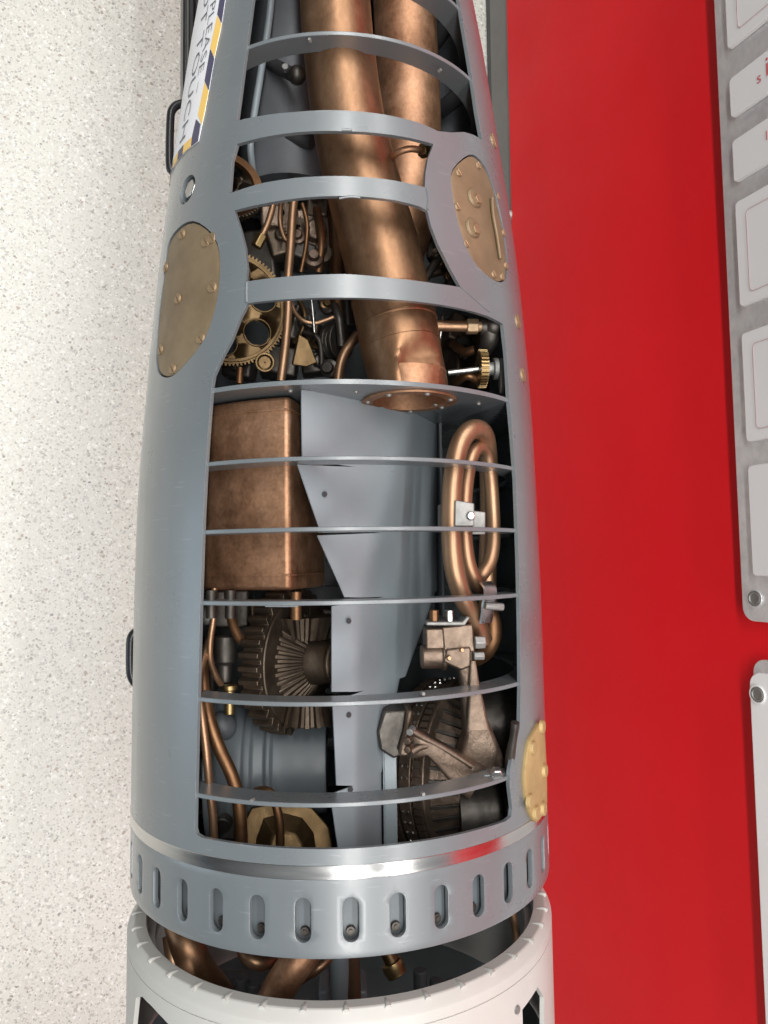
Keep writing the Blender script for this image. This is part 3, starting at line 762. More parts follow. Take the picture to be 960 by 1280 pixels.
# right of the pipe: union, worm wheel
tube('copper_tube', [P(535, 407, .15), P(588, 408, .15)], .0066, 'copper_tube', seg=16, n=1)
bm = bmesh.new(); add_cyl(bm, .0095, .0095, .014, mat_at(P(583, 408, .15), AXY), 6); add_cyl(bm, .007, .006, .02, mat_at(P(583, 408, .15), AXY), 16); finish('pipe_nut', bm, 'brass_bolt', tail, bevel=.0012)
bm = bmesh.new(); add_tube(bm, [P(600, 409, .148), P(611, 410, .146), P(612, 424, .14), P(606, 438, .12)], [.0085, .0115, .0115, .009], 20, 5); bmesh.ops.create_icosphere(bm, subdivisions=2, radius=.0115, matrix=Matrix.Translation(P(616, 408, .15))); finish('elbow_union', bm, 'dark_steel', tail)
bm = bmesh.new(); add_gear(bm, 30, .0200, .0232, .009, mat_at(P(598, 461, .132), AXY), .006); finish('worm_wheel', bm, 'brass', tail, smooth=25)
bm = bmesh.new(); add_lathe(bm, [(.009, .0001), (.009, .017), (.0105, .018), (.0105, .008), (.018, .008), (.018, .013), (.024, .013), (.024, .0001)], mat_at(P(598, 461, .132), AXY), 24); finish('wheel_hub', bm, 'zinc', tail, bevel=.001)
bm = bmesh.new(); add_prism(bm, [(-.012, -.008), (-.012, .008), (.022, .006), (.03, 0), (.022, -.006)], .005, mat_at(P(624, 462, .135), AXY)); finish('trip_lever', bm, 'zinc', tail, bevel=.001)
tube('steel_rod', [P(560, 466, .13), P(602, 461, .13)], .0036, 'steel', seg=12, n=1)

# ---- copper tank
bm = bmesh.new()
x0, x1 = XBK + .006, P(315, 738, .2).x
sec = []
for i in range(13):
    ph = rad(-58) + (rad(-14.5) - rad(-58)) * i / 12
    sec.append((.002 + .224 * sin(ph), .224 * cos(ph) - .004))
yl, zl = sec[-1]
sec += [(yl + .004, zl - .005), (yl + .008, zl - .018), (yl + .022, zl - .07), (yl + .034, zl - .12), (yl + .034, .02), (-.18, .02)]
lo = [bm.verts.new((x0, y, z)) for y, z in sec]; hi = [bm.verts.new((x1, y, z)) for y, z in sec]
bm.faces.new(lo); bm.faces.new(hi[::-1])
for i in range(len(sec)):
    j = (i + 1) % len(sec); bm.faces.new((lo[i], lo[j], hi[j], hi[i]))
tk = finish('oil_tank', bm, 'copper', tail, smooth=40, bevel=.004, seg=3); tk['label'] = 'copper sheet tank with soldered seam bands'
for (xa, th) in ((x0 + .014, .0008), (x1 - .016, .0010)):
    bm = bmesh.new()
    n = 14
    lo, hi = [], []
    for i in range(n + 6):
        if i < n:
            ph = rad(-58) + (rad(-14.0) - rad(-58)) * i / (n - 1); y, z = .002 + (.2245 + th) * sin(ph), (.2245 + th) * cos(ph) - .004
        else:
            y, z = [(yl + .005 + th, zl - .004), (yl + .009 + th, zl - .018), (yl + .023 + th, zl - .07), (yl + .035 + th, zl - .12), (yl + .034, zl - .12), (yl + .02, zl - .07)][i - n]
        if i >= n + 4: continue
        lo.append(bm.verts.new((xa - .001, y, z))); hi.append(bm.verts.new((xa + .001, y, z)))
    for i in range(len(lo) - 1): bm.faces.new((lo[i], lo[i + 1], hi[i + 1], hi[i]))
    finish('solder_seam', bm, 'copper', tk, smooth=60, solid=.003)
for u_, v_ in ((288, 742), (370, 744), (264, 742)):
    bm = bmesh.new(); add_cyl(bm, .006, .006, .03, mat_at(P(u_, v_ - 4, .19), AXX), 12); finish('tank_stud', bm, 'copper_dark' if u_ > 300 else 'dark_steel', tk)

# ---- grey sheet covers, one per bay
XE = [XBK + .003] + RIBS + [.352]
ZS0, YS0 = .232, -.042
def sheet_z(x, y):
    yc = interp([(XE[0], .085), (XE[3], .016), (XE[6], .012)], x)
    t = max(0, y - yc); t = t * t / (t + .008)                # soft crease
    k = interp([(XE[0], .90), (XE[2], .70), (XE[3], .58)], x)
    return ZS0 - k * (y - YS0) - 1.25 * t
def sheet_pt(u_, v_):
    z = .18
    for _ in range(25):
        q = P(u_, v_, z); z += .5 * (sheet_z(q.x, q.y) - z)
    return q
def sheet(l0, l1, r0, r1, fold=.05, holes=(), bay=None, gap0=.004, gap1=.004):
    """corners as photo pixels: left top, left bottom, right top, right bottom"""
    bm = bmesh.new(); nx, ny = 16, 24
    x0, x1 = bay
    yl0, yl1, yr0, yr1 = (sheet_pt(*p).y for p in (l0, l1, r0, r1))
    rows = []
    for i in range(nx + 1):
        t = i / nx; x = x0 + (x1 - x0) * t
        yl_ = yl0 + (yl1 - yl0) * t; yr = yr0 + (yr1 - yr0) * t
        row = []
        for j in range(ny + 1):
            s = j / ny; y = yl_ + (yr - yl_) * s
            k_ = min(1, s * 2.2); x = (x0 - gap0 * k_) + (x1 + gap1 * k_ - x0 + gap0 * k_) * t
            z = sheet_z(x, y) + .0011 * sin(38 * x + 31 * y) + .0007 * sin(90 * x - 50 * y)
            row.append(bm.verts.new((x, y, z)))
        for dz in ((.01, fold) if fold else ()):
            v = row[ny].co; row.append(bm.verts.new((v.x, v.y + .002, v.z - dz)))
        rows.append(row)
    for a, c in zip(rows, rows[1:]):
        for k in range(len(a) - 1):
            bm.faces.new((a[k], a[k + 1], c[k + 1], c[k]))
    o = finish('sheet_cover', bm, 'grey_sheet', tail, smooth=30, solid=-.0016)
    for (u_, v_) in holes:
        q = sheet_pt(u_, v_); nn = Vector((0, .58, 1)).normalized()
        bmh = bmesh.new(); add_cyl(bmh, .0030, .0030, .0008, mat_at(q + nn * .0032, frame_to(nn)), 14)
        finish('screw_hole', bmh, 'dark_inner', o)
    return o
sheet((376, 479), (377, 566), (545, 522), (545, 570), bay=(XE[0], XE[1] - .003))
sheet((371, 576), (398, 656), (545, 575), (545, 658), bay=(XE[1] + .003, XE[2] - .003), holes=((404, 618),))
sheet((396, 668), (430, 748), (545, 668), (545, 745), bay=(XE[2] + .005, XE[3] - .003))
sheet((414, 760), (414, 868), (543, 760), (505, 868), bay=(XE[3] + .006, XE[4] - .004), holes=((434, 776),), gap0=.006, gap1=.005)
sheet((415, 888), (420, 1000), (498, 885), (475, 1000), gap1=.005, gap0=.005, bay=(XE[4] + .005, XE[5] - .004), holes=((434, 893), (436, 986)))
sheet((412, 1015), (425, 1060), (474, 1010), (474, 1060), bay=(XE[5] + .004, .385))
bm = bmesh.new(); a = sheet_pt(479, 938); c = sheet_pt(490, 1064)
add_box(bm, (.13, .0016, .05), mat_at(Vector((a.x + .065, a.y, a.z - .022)), Matrix.Identity(3))); add_box(bm, (.13, .014, .0016), mat_at(Vector((a.x + .065, a.y + .0078, a.z + .003)), Matrix.Identity(3)))
finish('sheet_flange', bm, 'grey_sheet', tail, smooth=0, bevel=.0006)
bm = bmesh.new(); a = P(549, 525, .03); c = P(549, 770, .03)                # upright edge strip of the duct
add_box(bm, (c.x - a.x, .004, .08), mat_at(Vector(((a.x + c.x) / 2, a.y, .0)), Matrix.Identity(3)))
finish('duct_side', bm, 'grey_inner', tail, smooth=0, bevel=.001)

# ---- copper coil and clamps
tube('coil_tube', [P(604, 800, .145), P(592, 770, .165), P(577, 742, .182), P(567, 705, .19), P(564, 660, .192), P(565, 615, .192), P(569, 578, .19), P(577, 551, .186), P(590, 537, .18), P(603, 540, .165), P(609, 560, .145), P(611, 600, .125), P(611, 660, .115), P(609, 720, .115), P(611, 770, .12)], .0112, 'copper_tube', seg=22, label='thick outer loop of copper tube')
tube('coil_tube', [P(606, 740, .15), P(595, 727, .165), P(585, 700, .172), P(581, 660, .174), P(582, 615, .174), P(587, 580, .172), P(595, 562, .166), P(605, 563, .155), P(611, 580, .148), P(615, 620, .146), P(617, 670, .146), P(613, 700, .148), P(603, 717, .15), P(594, 726, .14)], .0082, 'copper_tube', seg=20, label='thinner inner loop of copper tube')
tube('coil_tube', [P(606, 758, .12), P(615, 775, .13), P(615, 798, .13), P(606, 815, .12), P(595, 822, .10)], .0105, 'copper_dark', seg=18)
def plate_px(name, quad, z, th, mat, parent=tail, bevel=.0012):
    bm = bmesh.new(); pts = [P(u_, v_, z) for u_, v_ in quad]
    add_prism(bm, [(p.x, p.y) for p in pts], th, Matrix.Translation((0, 0, z - th)))
    return finish(name, bm, mat, parent, smooth=30, bevel=bevel)
br = plate_px('clamp_plate', [(569, 625), (593, 629), (593, 658), (568, 658)], .207, .004, 'zinc')
bm = bmesh.new(); add_cyl(bm, .0055, .0045, .005, mat_at(P(588, 645, .206), Matrix.Identity(3)), 12); finish('bolt', bm, 'steel', br, bevel=.001)
plate_px('clamp_plate', [(590, 638), (607, 640), (607, 668), (590, 668)], .188, .004, 'zinc')
plate_px('clamp_plate', [(550, 630), (556, 630), (556, 664), (550, 664)], .17, .02, 'zinc')
def strap_band(pts, w, th, mat, name):
    bm = bmesh.new(); path = smooth_path(pts, 5); rows = []
    for p, s in path_pairs(path, w): rows.append((bm.verts.new(p), bm.verts.new(s)))
    for a, c in zip(rows, rows[1:]): bm.faces.new((a[0], a[1], c[1], c[0]))
    return finish(name, bm, mat, tail, smooth=60, solid=th)
def path_pairs(path, w): return [(p, p + w) for p in path]
strap_band([P(600, 727, .185), P(606, 734, .19), P(607, 745, .19), P(604, 757, .188), P(603, 768, .185), P(601, 780, .182)], Vector((.0, .016, -.016)), .0025, 'steel', 'clamp_strap')
bm = bmesh.new(); add_cyl(bm, .0045, .0045, .022, mat_at(P(606, 757, .19), frame_to(Vector((.1, .95, -.2)))), 8); finish('clamp_bolt', bm, 'zinc', tail, bevel=.0006)

# ---- bracket casting on the right
bm = bmesh.new(); a = P(534, 779, .19); c = P(576, 783, .19)
plate_px('bracket_plate', [(533, 777), (578, 777), (584, 770), (588, 772), (581, 782), (533, 782)], .186, .03, 'zinc')
bm.free()
for u_ in (543, 562):
    bm = bmesh.new(); add_cyl(bm, .0055, .0055, .014, mat_at(P(u_, 778, .178), frame_to(Vector((-1, 0, 0)), Vector((0, 0, 1)))), 6); finish('bolt', bm, 'steel' if u_ > 550 else 'copper_dark', tail, bevel=.0008)
# block, vertical arm and diagonal arm of the casting
def hull_bar(bm, stations):
    """stations: (centre, half width along y-ish, half height, direction)"""
    rings = []
    for i, (c, wv, hv) in enumerate(stations):
        ring = []
        for k in range(16):
            a = 2 * pi * k / 16; ca, sa = cos(a), sin(a)
            ca = math.copysign(abs(ca) ** .4, ca); sa = math.copysign(abs(sa) ** .4, sa)
            ring.append(bm.verts.new(c + wv * ca + hv * sa))
        rings.append(ring)
    for a, c in zip(rings, rings[1:]):
        for k in range(16): bm.faces.new((a[k], a[(k + 1) % 16], c[(k + 1) % 16], c[k]))
    bm.faces.new(rings[0][::-1]); bm.faces.new(rings[-1])
Vv = Vector
bm = bmesh.new()
hull_bar(bm, [(P(573, 812, .163), Vv((0, .017, 0)), Vv((0, 0, .014))), (P(576, 820, .163), Vv((0, .0135, 0)), Vv((0, 0, .014))), (P(580, 830, .163), Vv((0, .0098, 0)), Vv((0, 0, .013))), (P(583, 845, .164), Vv((0, .0085, 0)), Vv((0, 0, .012))),
              (P(586, 860, .165), Vv((0, .0094, 0)), Vv((0, 0, .012))), (P(591, 890, .166), Vv((0, .0125, .0)), Vv((0, 0, .012))), (P(597, 915, .163), Vv((0, .017, 0)), Vv((0, 0, .014))), (P(598, 940, .145), Vv((0, .026, 0)), Vv((0, 0, .024))), (P(596, 968, .13), Vv((0, .035, 0)), Vv((0, 0, .03)))])
b1 = finish('bearing_bracket', bm, 'bronze', tail, smooth=50, bevel=.002); b1['label'] = 'forked bronze bearing bracket'
bm = bmesh.new()
hull_bar(bm, [(P(591, 826, .178), Vv((0, .003, 0)), Vv((0, 0, .004))), (P(592, 850, .183), Vv((0, .0055, 0)), Vv((0, 0, .005))), (P(595, 880, .187), Vv((0, .009, 0)), Vv((0, 0, .004))), (P(597.5, 912, .190), Vv((0, .013, 0)), Vv((0, 0, .003)))])
finish('bracket_web', bm, 'bronze', b1, smooth=50)
bm = bmesh.new()
add_cyl(bm, .0135, .0135, .030, mat_at(P(526, 821, .162), AXY), 24); add_cyl(bm, .0155, .0155, .006, mat_at(P(551, 821, .162), AXY), 24)
add_box(bm, (.024, .022, .03), mat_at(P(542, 797, .158), Matrix.Identity(3))); add_box(bm, (.036, .036, .028), mat_at(P(571, 800, .160), Matrix.Rotation(rad(4), 3, 'Z')))
add_prism(bm, [(-.002, -.012), (.012, -.016), (.022, .004), (.018, .016), (-.004, .016)], .012, mat_at(P(569, 812, .166), Matrix.Identity(3)))
finish('bracket_boss', bm, 'bronze', b1, smooth=35, bevel=.0022)
for q in ((593, 803), (592, 820)):
    bm = bmesh.new(); add_cyl(bm, .0078 if q[1] < 810 else .005, .0075 if q[1] < 810 else .005, .012, mat_at(P(q[0], q[1], .178), AXY), 6); finish('bolt', bm, 'zinc', b1, bevel=.001)
bm = bmesh.new(); add_cyl(bm, .003, .002, .005, mat_at(P(561, 822, .185), Matrix.Identity(3)), 10); add_cyl(bm, .003, .002, .005, mat_at(P(577, 812, .186), Matrix.Identity(3)), 10); finish('bracket_pin', bm, 'copper_tube', b1)
bm = bmesh.new()
hull_bar(bm, [(P(512, 926, .172), Vv((.019, 0, 0)), Vv((0, .003, .010))), (P(521, 927, .174), Vv((.016, .0, 0)), Vv((0, .003, .011))), (P(535, 931, .174), Vv((.011, -.002, 0)), Vv((0, .0, .011))), (P(552, 944, .170), Vv((.011, -.006, 0)), Vv((0, .0, .012))), (P(572, 960, .162), Vv((.015, -.009, 0)), Vv((0, 0, .016))), (P(594, 974, .148), Vv((.020, -.012, 0)), Vv((0, 0, .02)))])
finish('bracket_arm', bm, 'bronze', b1, smooth=50, bevel=.001)
for pts in ([(514, 940), (528, 933), (545, 936), (575, 968)], [(514, 912), (530, 922), (556, 936), (590, 958)]):
    bm = bmesh.new(); add_tube(bm, [P(u_, v_, .187 - .012 * (i / 3)) for i, (u_, v_) in enumerate(pts)], [.0045, .004, .004, .003], 10, 5); finish('bracket_rib', bm, 'bronze', b1)
for v_ in (910, 921, 932):
    bm = bmesh.new(); add_cyl(bm, .004, .004, .012, mat_at(P(513 if v_ > 915 else 516, v_, .187), frame_to(Vv((.2, -.4, .9)))), 8); finish('bolt', bm, 'zinc' if v_ < 915 else 'bronze', b1, bevel=.0006)
cap = plate_px('bearing_cap', [(480, 888), (509, 888), (506, 912), (499, 934), (505, 944), (492, 949), (475, 938), (471, 915)], .166, .05, 'dark_steel', bevel=.003)
plate_px('cap_lip', [(508, 888), (517, 888), (514, 905), (509, 930), (515, 941), (508, 947), (498, 946), (500, 932), (505, 912)], .172, .045, 'bronze', cap, bevel=.003)
# ---- large toothed flywheel behind the bracket
WR = .118
cf = P(546, 962, .012)
mf = mat_at(cf, frame_to(Vector((-.06, .80, .60)).normalized()))
bm = bmesh.new()
add_lathe(bm, [(0, .08), (0, WR - .002), (.010, WR), (.010, WR - .006), (.014, WR - .006), (.014, WR), (.030, WR), (.030, WR - .005), (.034, WR - .005), (.034, WR - .002), (.046, WR - .004), (.050, WR - .014), (.080, WR - .03), (.085, .06), (.085, .02), (.02, .02)], mf, 96)
fw = finish('flywheel', bm, 'bronze', tail, smooth=30, bevel=.0008); fw['label'] = 'dark steel flywheel with toothed rim bands'
bm = bmesh.new()
for zc in (.005, .039):
    for k in range(80):
        a = 2 * pi * k / 80
        add_box(bm, (.0032, .0064, .010), mf @ Matrix.Rotation(a, 4, 'Z') @ Matrix.Translation((WR - .0005, 0, zc)))
tb = finish('rim_teeth', bm, 'bronze', fw, smooth=0); tb['kind'] = 'stuff'
bm = bmesh.new()
for k in range(56):
    a = 2 * pi * (k + .5) / 56
    for zc in (.018, .0255):
        add_cyl(bm, .0022, .0018, .0015, mf @ Matrix.Rotation(a, 4, 'Z') @ Matrix.Translation((WR, 0, zc)) @ Matrix.Rotation(pi / 2, 4, 'Y'), 6)
sp = finish('rim_studs', bm, 'steel', fw, smooth=30); sp['kind'] = 'stuff'
bm = bmesh.new()
for k in range(44):
    a = 2 * pi * k / 44
    add_box(bm, (.004, .004, .034), mf @ Matrix.Rotation(a, 4, 'Z') @ Matrix.Translation((WR - .02, 0, .064)) @ Matrix.Rotation(rad(-25), 4, 'Y'))
vn = finish('wheel_vanes', bm, 'dark_steel', fw, smooth=0, bevel=.0005); vn['kind'] = 'stuff'
bm = bmesh.new(); add_lathe(bm, [(0, .0001), (0, .05), (.05, .05), (.052, .047), (.058, .047), (.06, .05), (.07, .05), (.07, .0001)], mat_at(P(568, 1016, .09), AXY), 40); finish('bearing_drum', bm, 'dark_steel', tail, bevel=.001)
bm = bmesh.new(); add_lathe(bm, [(0, .0001), (0, .04), (.04, .045), (.06, .045), (.06, .0001)], mat_at(P(596, 905, .05), AXY), 32); finish('bearing_drum', bm, 'dark_steel', tail, bevel=.002)
tube('lever', [P(637, 968, .17), P(638, 945, .185), P(642, 920, .195), P(644, 903, .20)], [.006, .0055, .0042, .0048], 'dark_steel', seg=12)
bm = bmesh.new(); x = RIBS[4]; add_box(bm, (.006, .04, .016), mat_at(P(622, 968, .180), Matrix.Rotation(rad(-12), 3, 'X'))); finish('rib_lug', bm, 'grey_paint', tail, bevel=.0015)
bm = bmesh.new(); add_cyl(bm, .0078, .0072, .008, mat_at(P(620, 964, .186), Matrix.Rotation(rad(25), 3, 'Y')), 6); finish('bolt', bm, 'steel', tail, bevel=.001)
bm = bmesh.new(); add_cyl(bm, .0055, .005, .012, mat_at(P(635, 1016, .16), AXY), 12); finish('bolt', bm, 'zinc', tail, bevel=.001)

# ---- spur gear, bevel gear, cone and pipes on the left
GN = Vector((0, .88, .475)).normalized()
gx = P(320, 836, .13).x
mg = mat_at(Vector((gx, -.076, .049)), frame_to(GN))
bm = bmesh.new(); add_gear(bm, 36, .0835, .0915, .027, mg, .03)
sg = finish('spur_gear', bm, 'gear_steel', tail, smooth=25, bevel=.0007); sg['label'] = 'wide brown spur gear'
bm = bmesh.new(); add_lathe(bm, [(0, .03), (0, .080), (.002, .079), (.003, .068), (.003, .03)], mg @ Matrix.Translation((0, 0, .0272)), 64); finish('gear_web', bm, 'gear_steel', sg, bevel=.0006)
mb = mg @ Matrix.Translation((0, 0, .0300))
bm = bmesh.new(); add_gear(bm, 32, .0535, .059, .021, mb, .02, taper=.52); finish('bevel_gear', bm, 'gear_steel', tail, smooth=25, bevel=.0004)
bm = bmesh.new(); add_lathe(bm, [(.012, .0001), (.012, .0285), (.030, .0285), (.034, .0265), (.048, .0265), (.050, .0285), (.053, .0285), (.055, .0265), (.057, .0285), (.060, .0285), (.062, .024), (.085, .024), (.085, .0001)], mb, 40); finish('gear_hub', bm, 'gear_steel', tail, bevel=.001)
for (u_, v_, sgn) in ((380, 786, -1), (386, 884, 1)):
    bm = bmesh.new(); add_gear(bm, 22, .033, .038, .028, mat_at(P(u_, v_, .06), frame_to(Vector((sgn, 0, 0)), Vector((0, 0, 1)))) @ Matrix.Translation((0, 0, -.012)), .012, taper=1.3); finish('bevel_pinion', bm, 'gear_steel', tail, smooth=25)
q1 = P(285, 962, .06)
bm = bmesh.new(); mc = mat_at(Vector((q1.x, q1.y, .03)), AXY)
add_lathe(bm, [(-.02, .02), (-.02, .098), (-.012, .098), (-.008, .092), (.012, .073), (.020, .070), (.024, .073), (.030, .073), (.034, .068), (.046, .066), (.050, .070), (.054, .070), (.058, .064), (.122, .064), (.122, .02)], mc, 64)
cn = finish('flared_casing', bm, 'grey_deep', tail, bevel=.001); cn['label'] = 'grey painted flared pipe casing'
tube('copper_tube', [P(268, 735, .17), P(267, 770, .17), P(263, 800, .165), P(263, 825, .16), P(270, 845, .15), P(276, 855, .14)], .0036, 'copper_tube', seg=12)
tube('copper_tube', [P(286, 730, .14), P(287, 760, .14), P(291, 780, .13), P(298, 795, .12), P(304, 802, .11)], .0056, 'copper_dark', seg=14)
tube('copper_tube', [P(262, 800, .15), P(251, 835, .17), P(249, 862, .18), P(253, 900, .185), P(258, 940, .185), P(262, 985, .18), P(266, 1020, .175), P(268, 1070, .17)], .0046, 'copper_tube', seg=14)
tube('copper_tube', [P(252, 820, .13), P(254, 860, .14), P(262, 900, .145), P(274, 935, .15), P(288, 965, .152), P(296, 990, .153), P(300, 1020, .153), P(302, 1075, .15)], .0074, 'copper_dark', seg=16)
tube('copper_tube', [P(310, 995, .12), P(326, 988, .135), P(339, 992, .145), P(346, 1010, .148), P(350, 1035, .148), P(350, 1075, .145)], .0050, 'copper_dark', seg=14)
bm = bmesh.new()
add_lathe(bm, [(0, .0001), (0, .009), (.006, .009), (.006, .0065), (.012, .0065), (.012, .009), (.02, .009), (.02, .006), (.034, .006), (.034, .0001)], mat_at(P(287, 856, .12), AXX), 20)
finish('brass_union', bm, 'brass', tail, bevel=.0008)
bm = bmesh.new(); add_lathe(bm, [(0, .0001), (0, .014), (.03, .014), (.034, .010), (.055, .009), (.055, .0001)], mat_at(P(281, 795, .10), AXX), 22); finish('valve_body', bm, 'dark_steel', tail, bevel=.001)
bm = bmesh.new(); bmesh.ops.create_icosphere(bm, subdivisions=2, radius=.013, matrix=Matrix.Translation(P(260, 768, .10))); finish('ball_joint', bm, 'zinc', tail)
bm = bmesh.new(); bmesh.ops.create_uvsphere(bm, u_segments=20, v_segments=12, radius=.018, matrix=Matrix.Translation(P(277, 908, .09))); finish('valve_dome', bm, 'grey_inner', tail)
bm = bmesh.new(); add_box(bm, (.05, .055, .05), mat_at(P(262, 968, .05), Matrix.Identity(3))); finish('casting', bm, 'grey_inner', tail, bevel=.008)
bm = bmesh.new(); mq = mat_at(P(362, 1042, .085), Matrix.Rotation(rad(-20), 3, 'Y'))
add_prism(bm, [(-.03, -.045), (-.036, -.01), (-.028, .028), (-.006, .048), (.04, .058), (.04, -.06), (0, -.06)], .02, mq)
lo_ = [(-.018, -.03), (-.023, -.006), (-.017, .016), (.0, .03), (.04, .036), (.04, -.04), (.004, -.038)]
vb = [bm.verts.new(mq @ Vector((x, y, .0198))) for x, y in lo_]; vt = [bm.verts.new(mq @ Vector((x * .6 + .012, y * .55, .034))) for x, y in lo_]
bm.faces.new(vt)
for k in range(7): bm.faces.new((vb[k], vb[(k + 1) % 7], vt[(k + 1) % 7], vt[k]))
finish('brass_casting', bm, 'brass_dark', tail, smooth=20, bevel=.002)
for (u_, v_, z_, s, m_) in ((300, 1025, .06, (.04, .05, .03), 'dark_steel'), (290, 760, .03, (.05, .05, .04), 'dark_steel'), (352, 768, .02, (.04, .08, .05), 'gear_steel'), (395, 800, -.02, (.09, .05, .05), 'dark_steel'), (258, 850, .04, (.08, .03, .05), 'dark_steel')):
    bm = bmesh.new(); add_box(bm, s, mat_at(P(u_, v_, z_), Matrix.Identity(3))); finish('casting', bm, m_, tail, bevel=.004)
bm = bmesh.new(); add_cyl(bm, .012, .010, .01, mat_at(P(279, 1026, .10), Matrix.Rotation(rad(20), 3, 'Y')), 20); finish('fitting', bm, 'dark_steel', tail, bevel=.001)
plate_px('rib_clip', [(331, 754), (373, 754), (373, 759), (331, 759)], .250, .006, 'grey_paint', bevel=.0008)

# ---- rear bulkhead of the tail and the pipes that leave it
tube('copper_pipe', [P(212, 1170, .06), P(216, 1195, .07), P(222, 1215, .065), P(232, 1228, .04)], .009, 'copper_tube', seg=14)
tube('copper_pipe', [P(222, 1140, .06), P(232, 1176, .10), P(246, 1208, .10), P(270, 1240, .06), P(310, 1290, -.02)], .019, 'copper_pipe', seg=26, label='wide dark copper pipe bending into the white section')
tube('copper_pipe', [P(408, 1150, .10), P(384, 1186, .145), P(360, 1218, .155), P(342, 1250, .14), P(322, 1300, .08)], .0185, 'copper', seg=26, label='copper pipe slanting across the gap')
tube('copper_pipe', [P(296, 1165, .06), P(308, 1194, .11), P(328, 1204, .115), P(352, 1188, .09)], .0085, 'copper_tube', seg=14)
tube('copper_pipe', [P(372, 1226, .10), P(396, 1212, .115), P(418, 1190, .10)], .0055, 'copper_tube', seg=12)
tube('grey_pipe', [P(424, 1160, .10), P(425, 1210, .10), P(426, 1275, .08)], .0125, 'grey_sheet', seg=20, n=1)
tube('copper_pipe', [P(441, 1160, .10), P(441, 1210, .10), P(444, 1275, .09)], .0085, 'copper_tube', seg=14, n=1)
tube('brass_pipe', [P(470, 1160, .10), P(484, 1190, .11), P(496, 1214, .115)], .0085, 'brass_dark', seg=16, n=1)
bm = bmesh.new(); dd = (P(496, 1216, .115) - P(484, 1190, .11)).normalized(); add_lathe(bm, [(0, .004), (0, .0125), (.008, .0135), (.012, .012), (.016, .012), (.016, .005)], mat_at(P(489, 1202, .112), frame_to(dd)), 24); finish('pipe_end', bm, 'brass', tail, bevel=.001)
tube('copper_tube', [P(640, 1140, .08), P(645, 1165, .08), P(646, 1195, .06)], .005, 'copper_tube', seg=12)

bm = bmesh.new(); add_lathe(bm, [(.436, .0001), (.436, .243), (.440, .243), (.440, .0001)], AXX.to_4x4(), 64); finish('rear_frame', bm, 'dark_inner', tail)
# ================================================================== white section
mid = thing('torpedo_section', 'white painted torpedo section with a notched rim next to the grey tail', 'torpedo', (0, 0, AXIS_Z), ROT)
RW = .2686
bm = bmesh.new()
YW = .0
mtxw = Matrix.Translation((0, YW, 0)) @ AXX.to_4x4()
add_lathe(bm, [(.4985, .246), (.4985, .2605), (.4995, .2612), (.5062, .2672), (.5085, RW), (.520, RW), (.520, .246)], mtxw, 180)
rim = finish('rim_ring', bm, 'white_paint', mid, smooth=25, bevel=.0012)
proto = None
for k in range(40):
    ph = SLOT0 * .3 + rad(9) * k
    mw = mat_at(Vector((.4992, YW + .2545 * sin(ph), .2545 * cos(ph))), frame_to(Vector((-1, 0, 0)), Vector((0, sin(ph), cos(ph)))))
    if proto is None:
        bm = bmesh.new()
        n = 14; pts = []
        add_tube(bm, [Vector((-.0075, 0, -.0008)), Vector((-.001, 0, .0002)), Vector((.005, 0, .0002)), Vector((.0088, 0, -.0012))], [.0008, .0018, .0028, .0034], 14, 4)
        proto = finish('rim_tooth', bm, 'white_paint', mid); proto.matrix_basis = mw
    else: copy_obj(proto, mid, mw)
# shell with cut-outs
XW0, XW1 = .520, .80
def surfw(x, ph): return Vector((x, YW + RW * sin(ph), RW * cos(ph)))
def SKW(px, py):
    d = ray(px, py); a = d.y ** 2 + d.z ** 2; bb = CAM_L.z * d.z + (CAM_L.y - YW) * d.y; c = CAM_L.z ** 2 - RW ** 2
    dc = bb * bb - a * c; t = (-bb - math.sqrt(max(dc, 0))) / a; q = CAM_L + d * t
    return (q.x, math.atan2(q.y - YW, q.z))
holesW = [[SKW(*p) for p in l] for l in (
    [(170, 1247), (166, 1285), (165, 1340), (236, 1355), (232, 1325), (224, 1300), (213, 1283), (203, 1272), (190, 1258), (178, 1246)],
    [(672, 1234), (680, 1247), (680, 1300), (679, 1330), (668, 1345), (655, 1350), (653, 1262)],
    [(640, 1289), (634, 1290), (622, 1298), (619, 1330), (640, 1322), (642, 1296)])]
old = surf
def patchw(bm, outer, holes, step):
    global surf
    keep = surf
    surf = lambda x, ph, off=0: surfw(x, ph)
    patch(bm, outer, holes, step)
    surf = keep
P2 = rad(85)
outer = side_pts(24, -P2, XW0, XW1, 'x') + side_pts(64, XW1, -P2, P2, 'p') + side_pts(24, P2, XW1, XW0, 'x') + side_pts(64, XW0, P2, -P2, 'p')
bm = bmesh.new(); patchw(bm, outer, [dense(h, .008) for h in holesW], .012)
grid = [[bm.verts.new(surfw(XW0 + (XW1 - XW0) * i / 24, P2 + (2 * pi - 2 * P2) * j / 64)) for j in range(65)] for i in range(25)]
for i in range(24):
    for j in range(64): bm.faces.new((grid[i][j], grid[i + 1][j], grid[i + 1][j + 1], grid[i][j + 1]))
bmesh.ops.remove_doubles(bm, verts=bm.verts[:], dist=2e-5)
bm.normal_update(); outward(bm)
finish('shell', bm, 'white_paint', mid, smooth=35, solid=.005, recalc=False)
bm = bmesh.new(); add_lathe(bm, [(.68, .0001), (.68, .26), (.685, .26), (.685, .0001)], mtxw, 64); finish('front_bulkhead', bm, 'grey_sheet', mid)
bm = bmesh.new(); add_lathe(bm, [(.520, .236), (.520, .2455), (.5349, .2455), (.5349, .236)], mtxw, 96); finish('inner_lip', bm, 'white_paint', mid)
